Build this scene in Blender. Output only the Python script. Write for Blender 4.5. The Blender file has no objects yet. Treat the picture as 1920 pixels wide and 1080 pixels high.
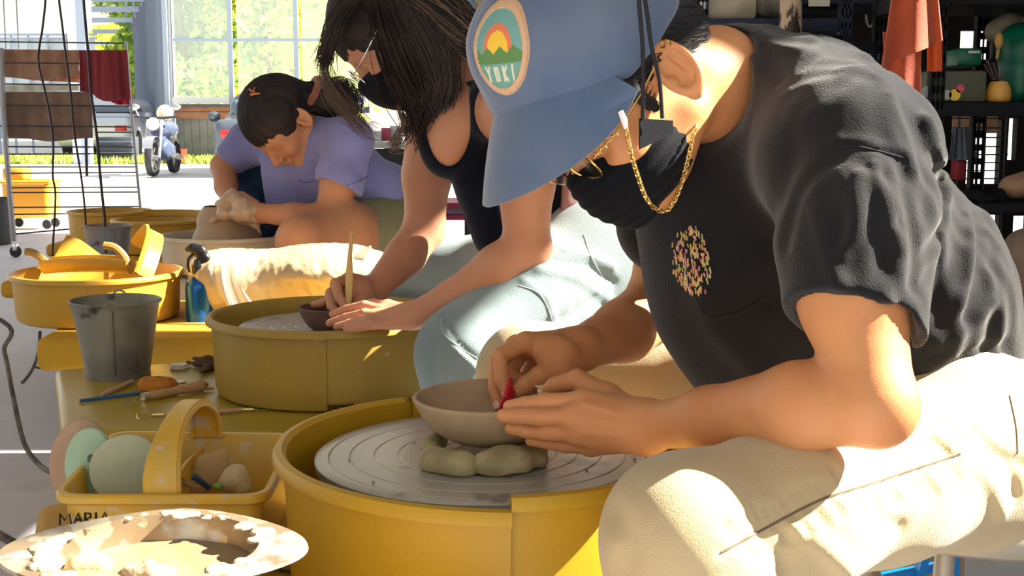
import bpy, bmesh, math, random
import numpy as np
from mathutils import Vector, Matrix
QUAL = 1.0
random.seed(7); np.random.seed(7)
SC = bpy.context.scene
COL = SC.collection
PI = math.pi
# ------------------------------------------------------------------ camera geometry
CZ = 1.03; TH = math.radians(7.7); FP = 2400.0
cT, sT = math.cos(TH), math.sin(TH)
def W(px, py, Y):
    "point on the photograph's ray (px,py) at world distance Y"
    u = (px-960)/FP; v = (py-540)/FP
    d = (u, cT - v*sT, -sT - v*cT); t = Y/d[1]
    return Vector((u*t, Y, CZ + d[2]*t))
def WZ(px, py, z):
    u = (px-960)/FP; v = (py-540)/FP
    d = (u, cT - v*sT, -sT - v*cT); t = (z-CZ)/d[2]
    return Vector((u*t, d[1]*t, z))
def PX(p):
    x, y, z = p[0], p[1], p[2]-CZ
    dep = y*cT - z*sT; v = (-y*sT - z*cT)/dep
    return (960+FP*x/dep, 540+FP*v)
# ------------------------------------------------------------------ objects
def link(name, me, mat=None, parent=None, smooth=True):
    o = bpy.data.objects.new(name, me); COL.objects.link(o)
    if mat is not None:
        for m in (mat if isinstance(mat, (list, tuple)) else [mat]): me.materials.append(m)
    if smooth and len(me.polygons): me.polygons.foreach_set('use_smooth', [True]*len(me.polygons))
    if parent is not None:
        o.parent = parent
        if parent.location.length > 0 or parent.rotation_euler.z != 0:
            bpy_m = Matrix.LocRotScale(parent.location, parent.rotation_euler, None)
            if parent.parent is not None:
                pp = parent.parent
                bpy_m = Matrix.LocRotScale(pp.location, pp.rotation_euler, None) @ bpy_m
            me.transform(bpy_m.inverted())
    return o
def tag(o, label, cat, group=None):
    o['label'] = label; o['category'] = cat
    if group: o['group'] = group
    return o
def thing(name, loc, label, cat, group=None, rz=0):
    o = bpy.data.objects.new(name, None); COL.objects.link(o); o.empty_display_size = .02
    o.location = loc; o.rotation_euler = (0, 0, rz)
    return tag(o, label, cat, group)
def dup(root, loc, rz=None, label=None, group=None):
    r = root.copy(); COL.objects.link(r); r.location = loc
    if rz is not None: r.rotation_euler = (0, 0, rz)
    if label: r['label'] = label
    if group: r['group'] = group
    for ch in list(root.children):
        c = ch.copy(); COL.objects.link(c); c.parent = r
        for g in list(ch.children):
            d = g.copy(); COL.objects.link(d); d.parent = c
    return r
def struct(o): o['kind'] = 'structure'; return o
def stuff(o): o['kind'] = 'stuff'; return o
class MB:
    "collects shapes into one mesh"
    def __init__(s): s.bm = bmesh.new(); s.mi = 0
    def _mark(s, n0):
        s.bm.faces.ensure_lookup_table()
        for f in s.bm.faces[n0:]: f.material_index = s.mi
    def box(s, c, size, rot=None, bev=0.0, seg=2):
        n0 = len(s.bm.faces)
        M = Matrix.Translation(Vector(c))
        if rot is not None: M = M @ (rot.to_4x4() if isinstance(rot, Matrix) else Matrix.Rotation(rot, 4, 'Z'))
        t = bmesh.new(); bmesh.ops.create_cube(t, size=1.0)
        bmesh.ops.scale(t, vec=Vector(size), verts=t.verts)
        if bev > 0: bmesh.ops.bevel(t, geom=t.edges[:], offset=min(bev, min(size)*.49), segments=seg, profile=.5, affect='EDGES')
        t.transform(M); s._merge(t, n0); return s
    def _merge(s, t, n0):
        me = bpy.data.meshes.new('tmp'); t.to_mesh(me); t.free(); s.bm.from_mesh(me); bpy.data.meshes.remove(me); s._mark(n0)
    def lathe(s, prof, c=(0,0,0), n=64, sx=1, sy=1, a0=0, a1=2*PI, M=None):
        n0 = len(s.bm.faces); full = abs(a1-a0-2*PI) < 1e-6
        rings = []
        for k in range(n if full else n+1):
            a = a0+(a1-a0)*k/n; ring = []
            for r, z in prof:
                p = Vector((r*math.cos(a)*sx, r*math.sin(a)*sy, z))
                if M is not None: p = M @ p
                ring.append(s.bm.verts.new(p+Vector(c)))
            rings.append(ring)
        m = len(rings)
        for k in range(n):
            A, B = rings[k], rings[(k+1) % m]
            for i in range(len(prof)-1):
                try: s.bm.faces.new((A[i], B[i], B[i+1], A[i+1]))
                except ValueError: pass
        s._mark(n0); return s
    def tube(s, pts, r, n=8, cap=True, flat=None):
        "tube through pts, r a number or list; flat: (normal, factor) squash"
        pts = [Vector(p) for p in pts]; L = len(pts); n0 = len(s.bm.faces)
        rs = r if isinstance(r, (list, tuple)) else [r]*L
        T = []
        for i in range(L):
            t = pts[min(i+1, L-1)]-pts[max(i-1, 0)]
            T.append(t.normalized() if t.length > 1e-9 else Vector((0,0,1)))
        up = Vector((0,0,1)) if abs(T[0].z) < .9 else Vector((1,0,0))
        N = (up - T[0]*up.dot(T[0])).normalized(); rings = []
        for i in range(L):
            N = N - T[i]*N.dot(T[i]); N = N.normalized() if N.length > 1e-9 else T[i].orthogonal().normalized()
            B = T[i].cross(N); ring = []
            for k in range(n):
                a = 2*PI*k/n; q = (N*math.cos(a)+B*math.sin(a))*rs[i]
                if flat is not None: q = q - flat[0]*q.dot(flat[0])*(1-flat[1])
                ring.append(s.bm.verts.new(pts[i]+q))
            rings.append(ring)
        for i in range(L-1):
            for k in range(n): s.bm.faces.new((rings[i][k], rings[i][(k+1) % n], rings[i+1][(k+1) % n], rings[i+1][k]))
        if cap: s.bm.faces.new(rings[0][::-1]); s.bm.faces.new(rings[-1])
        s._mark(n0); return s
    def bar(s, a, b, w, h=None):
        a = Vector(a); b = Vector(b); d = b-a; q = d.to_track_quat('Z', 'Y').to_matrix()
        return s.box((a+b)/2, (w, h or w, d.length), q)
    def ball(s, c, r, n=12):
        n0 = len(s.bm.faces); t = bmesh.new(); bmesh.ops.create_uvsphere(t, u_segments=n*2, v_segments=n, radius=1)
        rr = r if isinstance(r, (list, tuple)) else (r, r, r)
        bmesh.ops.scale(t, vec=Vector(rr), verts=t.verts); bmesh.ops.translate(t, vec=Vector(c), verts=t.verts)
        s._merge(t, n0); return s
    def prism(s, poly, z0, z1, bev=0.0, seg=3):
        n0 = len(s.bm.faces); t = bmesh.new()
        vs = [t.verts.new((p[0], p[1], z0)) for p in poly]; f = t.faces.new(vs)
        r = bmesh.ops.extrude_face_region(t, geom=[f]); vv = [e for e in r['geom'] if isinstance(e, bmesh.types.BMVert)]
        bmesh.ops.translate(t, vec=(0, 0, z1-z0), verts=vv); bmesh.ops.recalc_face_normals(t, faces=t.faces)
        if bev > 0: bmesh.ops.bevel(t, geom=t.edges[:], offset=bev, segments=seg, profile=.5, affect='EDGES')
        s._merge(t, n0); return s
    def grid(s, fn, nu, nv, thick=0.0, closed_u=False):
        "surface fn(u,v)->Vector, optional thickness along the normal"
        n0 = len(s.bm.faces)
        P = [[Vector(fn(i/nu, j/nv)) for j in range(nv+1)] for i in range(nu+1)]
        def nrm(i, j):
            a = P[min(i+1, nu)][j]-P[max(i-1, 0)][j]; b = P[i][min(j+1, nv)]-P[i][max(j-1, 0)]
            c = a.cross(b); return c.normalized() if c.length > 0 else Vector((0,0,1))
        A = [[s.bm.verts.new(P[i][j]) for j in range(nv+1)] for i in range(nu+1)]
        for i in range(nu):
            for j in range(nv): s.bm.faces.new((A[i][j], A[i+1][j], A[i+1][j+1], A[i][j+1]))
        if thick:
            Bv = [[s.bm.verts.new(P[i][j]-nrm(i, j)*thick) for j in range(nv+1)] for i in range(nu+1)]
            for i in range(nu):
                for j in range(nv): s.bm.faces.new((Bv[i][j+1], Bv[i+1][j+1], Bv[i+1][j], Bv[i][j]))
            for i in range(nu):
                s.bm.faces.new((A[i+1][0], A[i][0], Bv[i][0], Bv[i+1][0])); s.bm.faces.new((A[i][nv], A[i+1][nv], Bv[i+1][nv], Bv[i][nv]))
            for j in range(nv):
                s.bm.faces.new((A[0][j], A[0][j+1], Bv[0][j+1], Bv[0][j])); s.bm.faces.new((A[nu][j+1], A[nu][j], Bv[nu][j], Bv[nu][j+1]))
        s._mark(n0); return s
    def build(s, name, mat, parent=None, smooth=True, angle=None):
        me = bpy.data.meshes.new(name); s.bm.normal_update(); s.bm.to_mesh(me); s.bm.free()
        o = link(name, me, mat, parent, smooth)
        if smooth:
            try: me.set_sharp_from_angle(angle=angle or math.radians(38))
            except Exception: pass
        return o
def spline(pts, n=6):
    "Catmull-Rom through pts (any dimension lists)"
    P = [np.array(p, float) for p in pts]; P = [2*P[0]-P[1]]+P+[2*P[-1]-P[-2]]; out = []
    for i in range(1, len(P)-2):
        for k in range(n):
            t = k/n; a, b, c, d = P[i-1], P[i], P[i+1], P[i+2]
            out.append(.5*((2*b)+(-a+c)*t+(2*a-5*b+4*c-d)*t*t+(-a+3*b-3*c+d)*t**3))
    out.append(P[-2]); return out
# ------------------------------------------------------------------ signed distance modelling
def V3(p): return np.array([p[0], p[1], p[2]], float)
class Cone:
    def __init__(s, a, b, ra, rb, f=1.0, n=None):
        s.a, s.b, s.ra, s.rb, s.f = V3(a), V3(b), ra, rb, f
        s.n = None if n is None else V3(n)/np.linalg.norm(V3(n))
        if s.n is not None:
            ab = s.b-s.a; L = np.linalg.norm(ab)
            if L > 1e-6:
                d = ab/L; s.n = s.n-d*s.n.dot(d); s.n /= np.linalg.norm(s.n)
    def __call__(s, P):
        ba = (s.b-s.a).astype(P.dtype); q = P-s.a.astype(P.dtype); l2 = float(ba.dot(ba))
        t = np.clip((q@ba)/max(l2, 1e-12), 0, 1); q = q-t[..., None]*ba; r = s.ra+(s.rb-s.ra)*t
        if s.n is None or s.f == 1.0: return np.sqrt((q*q).sum(-1))-r
        qn = q@s.n.astype(P.dtype); qp2 = np.maximum((q*q).sum(-1)-qn*qn, 0); rf = r*s.f
        k0 = np.sqrt(qp2/r**2+qn**2/rf**2); k1 = np.sqrt(qp2/r**4+qn**2/rf**4)+1e-9
        return np.where(k0 < .05, -np.minimum(r, rf), k0*(k0-1)/k1)
class Ell:
    def __init__(s, c, r, R=None):
        s.c = V3(c); s.r = np.array(r, float); s.R = np.eye(3) if R is None else np.array(R, float)  # columns = axes
    def __call__(s, P):
        q = (P-s.c.astype(P.dtype))@s.R.astype(P.dtype); k0 = np.sqrt(((q/s.r.astype(P.dtype))**2).sum(-1)); k1 = np.sqrt(((q/(s.r**2).astype(P.dtype))**2).sum(-1))+1e-9
        return np.where(k0 < .05, -s.r.min(), k0*(k0-1)/k1)
class Box:
    def __init__(s, c, h, R=None, r=.003):
        s.c = V3(c); s.h = np.array(h, float)-r; s.R = np.eye(3) if R is None else np.array(R, float); s.r = r
    def __call__(s, P):
        q = np.abs((P-s.c)@s.R)-s.h
        return np.sqrt((np.maximum(q, 0)**2).sum(-1))+np.minimum(q.max(-1), 0)-s.r
class Plane:
    "keeps the side opposite the normal when intersected"
    def __init__(s, p, n): s.p = V3(p); s.n = V3(n)/np.linalg.norm(V3(n))
    def __call__(s, P): return (P-s.p)@s.n
class Torus:
    def __init__(s, c, R, a, b, r): s.c = V3(c); s.R = np.array(R, float); s.a = a; s.b = b; s.r = r
    def __call__(s, P):
        q = (P-s.c)@s.R; k = np.sqrt((q[..., 0]/s.a)**2+(q[..., 1]/s.b)**2)
        return np.sqrt(((k-1)*min(s.a, s.b))**2+q[..., 2]**2)-s.r
def smin(a, b, k):
    if k <= 0: return np.minimum(a, b)
    h = np.maximum(k-np.abs(a-b), 0)/k
    return np.minimum(a, b)-h*h*k*.25
class Sdf:
    def __init__(s): s.ops = []; s.disp = []; s.infl = 0.0; s.amp = 0.0
    def add(s, p, k=.012): s.ops.append(('u', p, k)); return s
    def sub(s, p, k=.004): s.ops.append(('s', p, k)); return s
    def cut(s, p, k=.004): s.ops.append(('i', p, k)); return s
    def cone(s, a, b, ra, rb, k=.012, f=1.0, n=None): return s.add(Cone(a, b, ra, rb, f, n), k)
    def chain(s, pts, rs, k=.012, f=1.0, n=None):
        for i in range(len(pts)-1): s.cone(pts[i], pts[i+1], rs[i], rs[i+1], k, f, n)
        return s
    def ell(s, c, r, R=None, k=.012): return s.add(Ell(c, r, R), k)
    def bump(s, fn, amp): s.disp.append(fn); s.amp += amp; return s
    def copy(s):
        t = Sdf(); t.ops = list(s.ops); t.disp = list(s.disp); t.infl = s.infl; t.amp = s.amp; return t
    def base(s, P):
        d = np.full(P.shape[:-1], 9.0, P.dtype)
        for op, p, k in s.ops:
            v = p(P)
            if op == 'u': d = smin(d, v, k)
            elif op == 's': d = -smin(-d, v, k)
            else: d = -smin(-d, -v, k)
        return d
    def __call__(s, P):
        d = s.base(P)
        for f in s.disp: d = d+f(P)
        return d-s.infl
    def blocks(s, P, C, rad):
        "P (nB,M,3), C centres: culled evaluation"
        us = [i for i, o in enumerate(s.ops) if o[0] == 'u']
        D = {i: s.ops[i][1](C) for i in us}; dm = np.min(np.stack([D[i] for i in us]), 0)
        d = np.full(P.shape[:-1], 9.0, P.dtype)
        for i, (op, p, k) in enumerate(s.ops):
            if op == 'u':
                m = D[i] < np.maximum(dm, -.02)+2.2*rad+k
                if m.all(): d = smin(d, p(P), k)
                elif m.any(): d[m] = smin(d[m], p(P[m]), k)
            else:
                v = p(C); m = (v < 2*rad+k+.01) if op == 's' else (v > -2*rad-k-.01)
                if m.any():
                    v = p(P[m]); d[m] = -smin(-d[m], v if op == 's' else -v, k)
        for f in s.disp: d = d+(f.blocks(P, C, rad) if hasattr(f, 'blocks') else f(P))
        return d-s.infl
    def hit(s, px, py, y0=.6, y1=6.0, off=0.0):
        "first surface point along the photograph's ray"
        o = np.array([0, 0, CZ]); q = V3(W(px, py, 1.0))-o; q /= np.linalg.norm(q); t = y0
        for _ in range(220):
            d = float(s((o+q*t)[None, :])[0])-off
            if d < 2e-4: return Vector(o+q*t)
            t += d*.6
            if t > y1: return None
        return Vector(o+q*t)
    def drop(s, p, d, n=160):
        p = V3(p); d = V3(d); d /= np.linalg.norm(d)
        for _ in range(n):
            v = float(s(p[None, :])[0])
            if v < 2e-4: break
            p = p+d*v*.6
        return Vector(p)
def mesh_sdf(s, lo, hi, h, B=8):
    h = h*QUAL
    lo = np.array(lo, float); hi = np.array(hi, float); rad = math.sqrt(3)/2*B*h
    nb4 = np.ceil((hi-lo)/(h*B*4)).astype(int); nb = nb4*4
    I = np.stack(np.meshgrid(*[np.arange(n) for n in nb4], indexing='ij'), -1).reshape(-1, 3)
    I = I[np.abs(s.base((lo+(I+.5)*B*h*4).astype(np.float32))) < rad*6+s.amp]
    g = np.arange(4); G = np.stack(np.meshgrid(g, g, g, indexing='ij'), -1).reshape(-1, 3)
    I = (I[:, None, :]*4+G[None]).reshape(-1, 3)
    I = I[np.abs(s.base((lo+(I+.5)*B*h).astype(np.float32))) < rad*1.4+s.amp]
    N = nb*B+2; st = np.array([N[1]*N[2], N[2], 1], np.int64)
    g = np.arange(B+1); G = np.stack(np.meshgrid(g, g, g, indexing='ij'), -1).reshape(-1, 3)
    ids, pos, quads = [], [], []
    for b0 in range(0, len(I), 600):
        Ib = I[b0:b0+600]; base = Ib*B; C = lo+(Ib+.5)*B*h
        P = (lo+(base[:, None, :]+G[None])*h).astype(np.float32); C = C.astype(np.float32)
        V = s.blocks(P, C, rad).reshape(len(Ib), B+1, B+1, B+1); S = V < 0
        acc = np.zeros((len(Ib), B, B, B, 3)); cnt = np.zeros((len(Ib), B, B, B))
        for ax in range(3):
            o1, o2 = [a for a in range(3) if a != ax]
            for u in (0, 1):
                for w in (0, 1):
                    sl0 = [slice(None)]*4; sl1 = [slice(None)]*4
                    sl0[ax+1] = slice(0, B); sl1[ax+1] = slice(1, B+1)
                    for oo, q in ((o1, u), (o2, w)): sl0[oo+1] = sl1[oo+1] = slice(q, q+B)
                    a = V[tuple(sl0)]; b = V[tuple(sl1)]; m = (a < 0) != (b < 0)
                    t = np.where(m, a/np.where(m, a-b, 1), 0)
                    acc[..., ax] += t*m; acc[..., o1] += u*m; acc[..., o2] += w*m; cnt += m
        act = cnt > 0; bi, i, j, k = np.nonzero(act)
        cell = base[bi]+np.stack([i, j, k], -1)
        ids.append((cell+1)@st); pos.append(lo+(cell+acc[act]/cnt[act][:, None])*h)
        for ax in range(3):
            o1, o2 = [(1, 2), (2, 0), (0, 1)][ax]
            sl0 = [slice(None)]+[slice(0, B)]*3; sl1 = list(sl0); sl1[ax+1] = slice(1, B+1)
            a = S[tuple(sl0)]; b = S[tuple(sl1)]; bi, i, j, k = np.nonzero(a != b)
            c0 = (base[bi]+np.stack([i, j, k], -1)+1)@st; flip = a[bi, i, j, k]
            A = c0-st[o1]-st[o2]; Bq = c0-st[o2]; Cq = c0; Dq = c0-st[o1]
            q = np.where(flip[:, None], np.stack([A, Bq, Cq, Dq], -1), np.stack([A, Dq, Cq, Bq], -1)); quads.append(q)
    ids = np.concatenate(ids); pos = np.concatenate(pos); quads = np.concatenate(quads)
    o = np.argsort(ids); ids = ids[o]; pos = pos[o]
    qi = np.clip(np.searchsorted(ids, quads), 0, len(ids)-1); ok = (ids[qi] == quads).all(-1); qi = qi[ok]
    return pos, qi
def sdf_mesh(name, s, lo, hi, h, mat, parent=None, smooth_it=1):
    pos, q = mesh_sdf(s, lo, hi, h)
    me = bpy.data.meshes.new(name); n = len(q)
    me.vertices.add(len(pos)); me.vertices.foreach_set('co', pos.ravel())
    me.loops.add(4*n); me.loops.foreach_set('vertex_index', q.ravel().astype(np.int32))
    me.polygons.add(n); me.polygons.foreach_set('loop_start', np.arange(0, 4*n, 4, dtype=np.int32))
    me.update(calc_edges=True); me.validate()
    return link(name, me, mat, parent)
from mathutils.bvhtree import BVHTree
class Surf:
    "ray casting on built meshes (all in world coordinates)"
    def __init__(s, *objs):
        v = []; f = []
        for o in objs:
            n = len(v); v += [o.matrix_local @ x.co for x in o.data.vertices] if o.parent is None else [x.co.copy() for x in o.data.vertices]
            f += [[n+i for i in p.vertices] for p in o.data.polygons]
        s.t = BVHTree.FromPolygons(v, f)
    def hit(s, px, py, y0=.3, y1=9, off=0.0):
        o = Vector((0, 0, CZ)); d = (W(px, py, 1.0)-o).normalized()
        h = s.t.ray_cast(o+d*y0, d)
        if h[0] is None: return None
        n = h[1] if h[1].dot(d) < 0 else -h[1]
        return h[0]+n*off
    def drop(s, p, d, n=0):
        h = s.t.ray_cast(Vector(p), Vector(d).normalized())
        return h[0] if h[0] is not None else Vector(p)
    def near(s, p, off=0.0):
        h = s.t.find_nearest(Vector(p)); return h[0]+h[1]*off
_r = np.random.RandomState(3)
_dirs = _r.randn(40, 3); _dirs /= np.linalg.norm(_dirs, axis=1)[:, None]; _ph = _r.rand(40)*6.28
def wob(P, freq, seed=0, n=5):
    "cheap smooth noise in [-1,1]"
    o = 0
    for i in range(n):
        j = (seed*7+i*3) % 40; k = (seed*5+i*11+1) % 40
        o = o+np.sin(P@(_dirs[j]*freq*(1+.23*i)).astype(P.dtype)+P.dtype.type(_ph[j])+P.dtype.type(1.3)*np.sin(P@(_dirs[k]*freq*.7).astype(P.dtype)+P.dtype.type(_ph[k])))
    return o/n
class folds:
    "creases: (a, b, width, depth) or (points, width, depth); depth>0 digs in, <0 raises"
    def __init__(s, lines):
        s.L = []
        for q in lines:
            if len(q) == 4: s.L.append(([Cone(q[0], q[1], 0, 0)], q[2], q[3]))
            else: s.L.append(([Cone(q[0][i], q[0][i+1], 0, 0) for i in range(len(q[0])-1)], q[1], q[2]))
    def __call__(s, P):
        o = 0
        for cs, w, d in s.L: o = o+d*np.exp(-(np.min([c(P) for c in cs], 0)/w)**2)
        return o
    def blocks(s, P, C, rad):
        o = np.zeros(P.shape[:-1], P.dtype)
        for cs, w, d in s.L:
            D = np.min([c(C) for c in cs], 0); m = D < 2.6*w+rad
            if m.any(): o[m] += d*np.exp(-(np.min([c(P[m]) for c in cs], 0)/w)**2)
        return o
def frame(f, u):
    f = V3(f); f /= np.linalg.norm(f); u = V3(u); u = u-f*u.dot(f); u /= np.linalg.norm(u); l = np.cross(u, f)
    return f, u, l
def bevelled(o, w=.002, seg=2):
    m = o.modifiers.new('bevel', 'BEVEL'); m.width = w; m.segments = seg; m.limit_method = 'ANGLE'; return o
# ------------------------------------------------------------------ materials
def lin(c): return tuple(((x/255)/12.92 if x/255 <= .04045 else (((x/255)+.055)/1.055)**2.4) for x in c)
MATS = {}
def mat(name, c, rough=.6, c2=None, scale=8, lo=.4, hi=.6, metal=0, bump=0, bscale=60, sheen=0, sss=0, spec=.5,
        c3=None, s3=30, lo3=.6, hi3=.68, trans=0, coat=0, stretch=None, alpha=1, ior=1.45):
    "c, c2, c3 linear colours; c2 broad mottling, c3 splashes"
    if name in MATS: return MATS[name]
    m = bpy.data.materials.new(name); m.use_nodes = True; nt = m.node_tree; N = nt.nodes; L = nt.links
    b = N['Principled BSDF']; b.inputs['Base Color'].default_value = (*c, 1); b.inputs['Roughness'].default_value = rough
    b.inputs['Metallic'].default_value = metal; b.inputs['Specular IOR Level'].default_value = spec
    if sheen: b.inputs['Sheen Weight'].default_value = sheen; b.inputs['Sheen Roughness'].default_value = .5
    if sss:
        b.inputs['Subsurface Weight'].default_value = sss; b.inputs['Subsurface Radius'].default_value = (1, .35, .15); b.inputs['Subsurface Scale'].default_value = .012
    if trans: b.inputs['Transmission Weight'].default_value = trans; b.inputs['IOR'].default_value = ior
    if coat: b.inputs['Coat Weight'].default_value = coat; b.inputs['Coat Roughness'].default_value = .15
    if alpha < 1: b.inputs['Alpha'].default_value = alpha
    tc = N.new('ShaderNodeTexCoord'); co = tc.outputs['Object']
    if stretch:
        mp = N.new('ShaderNodeMapping'); mp.inputs['Scale'].default_value = stretch; L.new(co, mp.inputs['Vector']); co = mp.outputs['Vector']
    col = None
    def layer(prev, cc, sc, a, z, det=5):
        n = N.new('ShaderNodeTexNoise'); n.inputs['Scale'].default_value = sc; n.inputs['Detail'].default_value = det; L.new(co, n.inputs['Vector'])
        r = N.new('ShaderNodeMapRange'); r.inputs['From Min'].default_value = a; r.inputs['From Max'].default_value = z; L.new(n.outputs['Fac'], r.inputs['Value'])
        x = N.new('ShaderNodeMix'); x.data_type = 'RGBA'; L.new(r.outputs['Result'], x.inputs['Factor'])
        if prev is None: x.inputs['A'].default_value = (*c, 1)
        else: L.new(prev, x.inputs['A'])
        x.inputs['B'].default_value = (*cc, 1); return x.outputs['Result']
    if c2: col = layer(col, c2, scale, lo, hi)
    if c3: col = layer(col, c3, s3, lo3, hi3, 3)
    if col is not None: L.new(col, b.inputs['Base Color'])
    if bump:
        n = N.new('ShaderNodeTexNoise'); n.inputs['Scale'].default_value = bscale; n.inputs['Detail'].default_value = 4; L.new(co, n.inputs['Vector'])
        bp = N.new('ShaderNodeBump'); bp.inputs['Strength'].default_value = bump; bp.inputs['Distance'].default_value = .002
        L.new(n.outputs['Fac'], bp.inputs['Height']); L.new(bp.outputs['Normal'], b.inputs['Normal'])
    MATS[name] = m; return m
# ------------------------------------------------------------------ shared body helpers
SKIN = lambda name, c, c2: mat(name, c, .5, c2, 14, .35, .7, sss=.12, bump=.12, bscale=420, spec=.35)
def head_sdf(s, c, F_, U_, L_, sc=1.0, k=.012, face=True, ears=(1, -1), ear_tilt=.7):
    R = np.stack([F_, L_, U_], 1)
    def p(f, u, l=0.0): return V3(c)+(F_*f+U_*u+L_*l)*sc
    s.ell(p(-.012, .035), np.array([.097, .077, .088])*sc, R, .02)
    s.ell(p(.03, -.02), np.array([.06, .062, .085])*sc, R, .03)
    for q in (1, -1):
        s.cone(p(-.005, -.05, .05*q), p(.068, -.088, .018*q), .018*sc, .016*sc, .03)
        s.ell(p(.06, -.025, .038*q), np.array([.026, .024, .026])*sc, R, .02)
    s.cone(p(.055, .022, -.03), p(.055, .022, .03), .03*sc, .03*sc, .02)
    if face:
        for q in (1, -1):
            s.sub(Ell(p(.096, -.002, .032*q), np.array([.018, .02, .014])*sc, R), .012)
            s.ell(p(.072, -.003, .031*q), np.array([.0135, .0135, .0125])*sc, R, .003)
        s.cone(p(.086, .008), p(.107, -.03), .0065*sc, .011*sc, .012)
        for q in (1, -1): s.ell(p(.096, -.034, .011*q), np.array([.009, .007, .007])*sc, R, .006)
        s.cone(p(.088, -.058, -.018), p(.088, -.058, .018), .0065*sc, .0065*sc, .004)
        s.cone(p(.086, -.067, -.015), p(.086, -.067, .015), .0065*sc, .0065*sc, .003)
        s.ell(p(.08, -.09), np.array([.016, .018, .014])*sc, R, .01)
    for q in ears:
        f2 = F_*.86-U_*.1*0+L_*q*-.45; f2 = f2/np.linalg.norm(f2)
        u2 = U_*.85-F_*ear_tilt; u2 -= f2*u2.dot(f2); u2 /= np.linalg.norm(u2); l2 = np.cross(u2, f2)*q
        E = np.stack([f2, l2, u2], 1); ec = p(-.012, -.002, .083*q)
        s.ell(ec, np.array([.019, .006, .031])*sc, E, .006)
        s.sub(Ell(ec+l2*.009*sc+f2*.003*sc, np.array([.0135, .0095, .022])*sc, E), .003)
        s.add(Torus(ec+l2*.005*sc, np.stack([f2, u2, l2], 1), .0165*sc, .0275*sc, .0034*sc), .002)
        s.cone(ec+(-u2*.012-f2*.008+l2*.003)*sc, ec+(u2*.012-f2*.004+l2*.003)*sc, .0028*sc, .0024*sc, .003)
        s.ell(ec+(f2*.012-u2*.008+l2*.003)*sc, np.array([.005, .004, .007])*sc, E, .004)
        s.ell(ec+(-u2*.028+f2*.003)*sc, np.array([.008, .005, .009])*sc, E, .005)
    return p
def finger(s, pts, r0, r1, k=.0035):
    n = len(pts); rs = [r0+(r1-r0)*i/(n-1) for i in range(n)]
    for i in range(n-1):
        s.cone(pts[i], pts[i+1], rs[i], rs[i+1], k if i == 0 else .0015)
        if 0 < i: s.ell(V3(pts[i]), [rs[i]*1.06]*3, None, .001)
def nail(mb, a, b, r, nrm):
    "fingernail near the tip b of the bone a-b, on the side nrm"
    a = Vector(a); b = Vector(b); d = (b-a).normalized(); n = Vector(nrm); n = (n-d*n.dot(d)).normalized(); w = d.cross(n)
    c = b-d*r*.05
    def fn(u, v):
        x = (u-.5)*1.7; y = (v-.5)*1.9
        x2 = x*math.sqrt(max(0, 1-.55*y*y)) if y > 0 else x*math.sqrt(max(0, 1-.25*y*y))
        return c+w*x2*r*.72+d*y*r*.62+n*r*(1.04-.42*x2*x2*.72)
    mb.grid(fn, 8, 8, .0004)
M_skin1 = SKIN('skin_warm', (.66, .30, .125), (.58, .235, .095))
M_skin2 = SKIN('skin_rosy', (.62, .30, .175), (.56, .25, .15))
M_skin3 = SKIN('skin_tan', (.52, .245, .13), (.46, .20, .11))
M_nail = mat('nail', (.80, .50, .38), .3)
M_tee = mat('black_cotton', (.0115, .012, .015), .9, (.018, .0175, .018), 5, bump=.5, bscale=500, sheen=.23, spec=.04)
M_cream = mat('cream_twill', (.58, .46, .27), .9, (.52, .41, .235), 9, bump=.5, bscale=600, sheen=.3, spec=.2)
M_cap = mat('faded_blue_cotton', (.085, .135, .235), .92, (.15, .19, .27), 10, .35, .7, bump=.22, bscale=500, sheen=.4, spec=.2)
M_gold = mat('gold', (.80, .55, .20), .28, metal=1)
M_black_hair = mat('black_hair', (.014, .013, .014), .6, spec=.35)
M_thread = mat('dark_thread', (.16, .12, .08), .9)
M_blackthread = mat('black_thread', (.008, .008, .01), .9)

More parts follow.
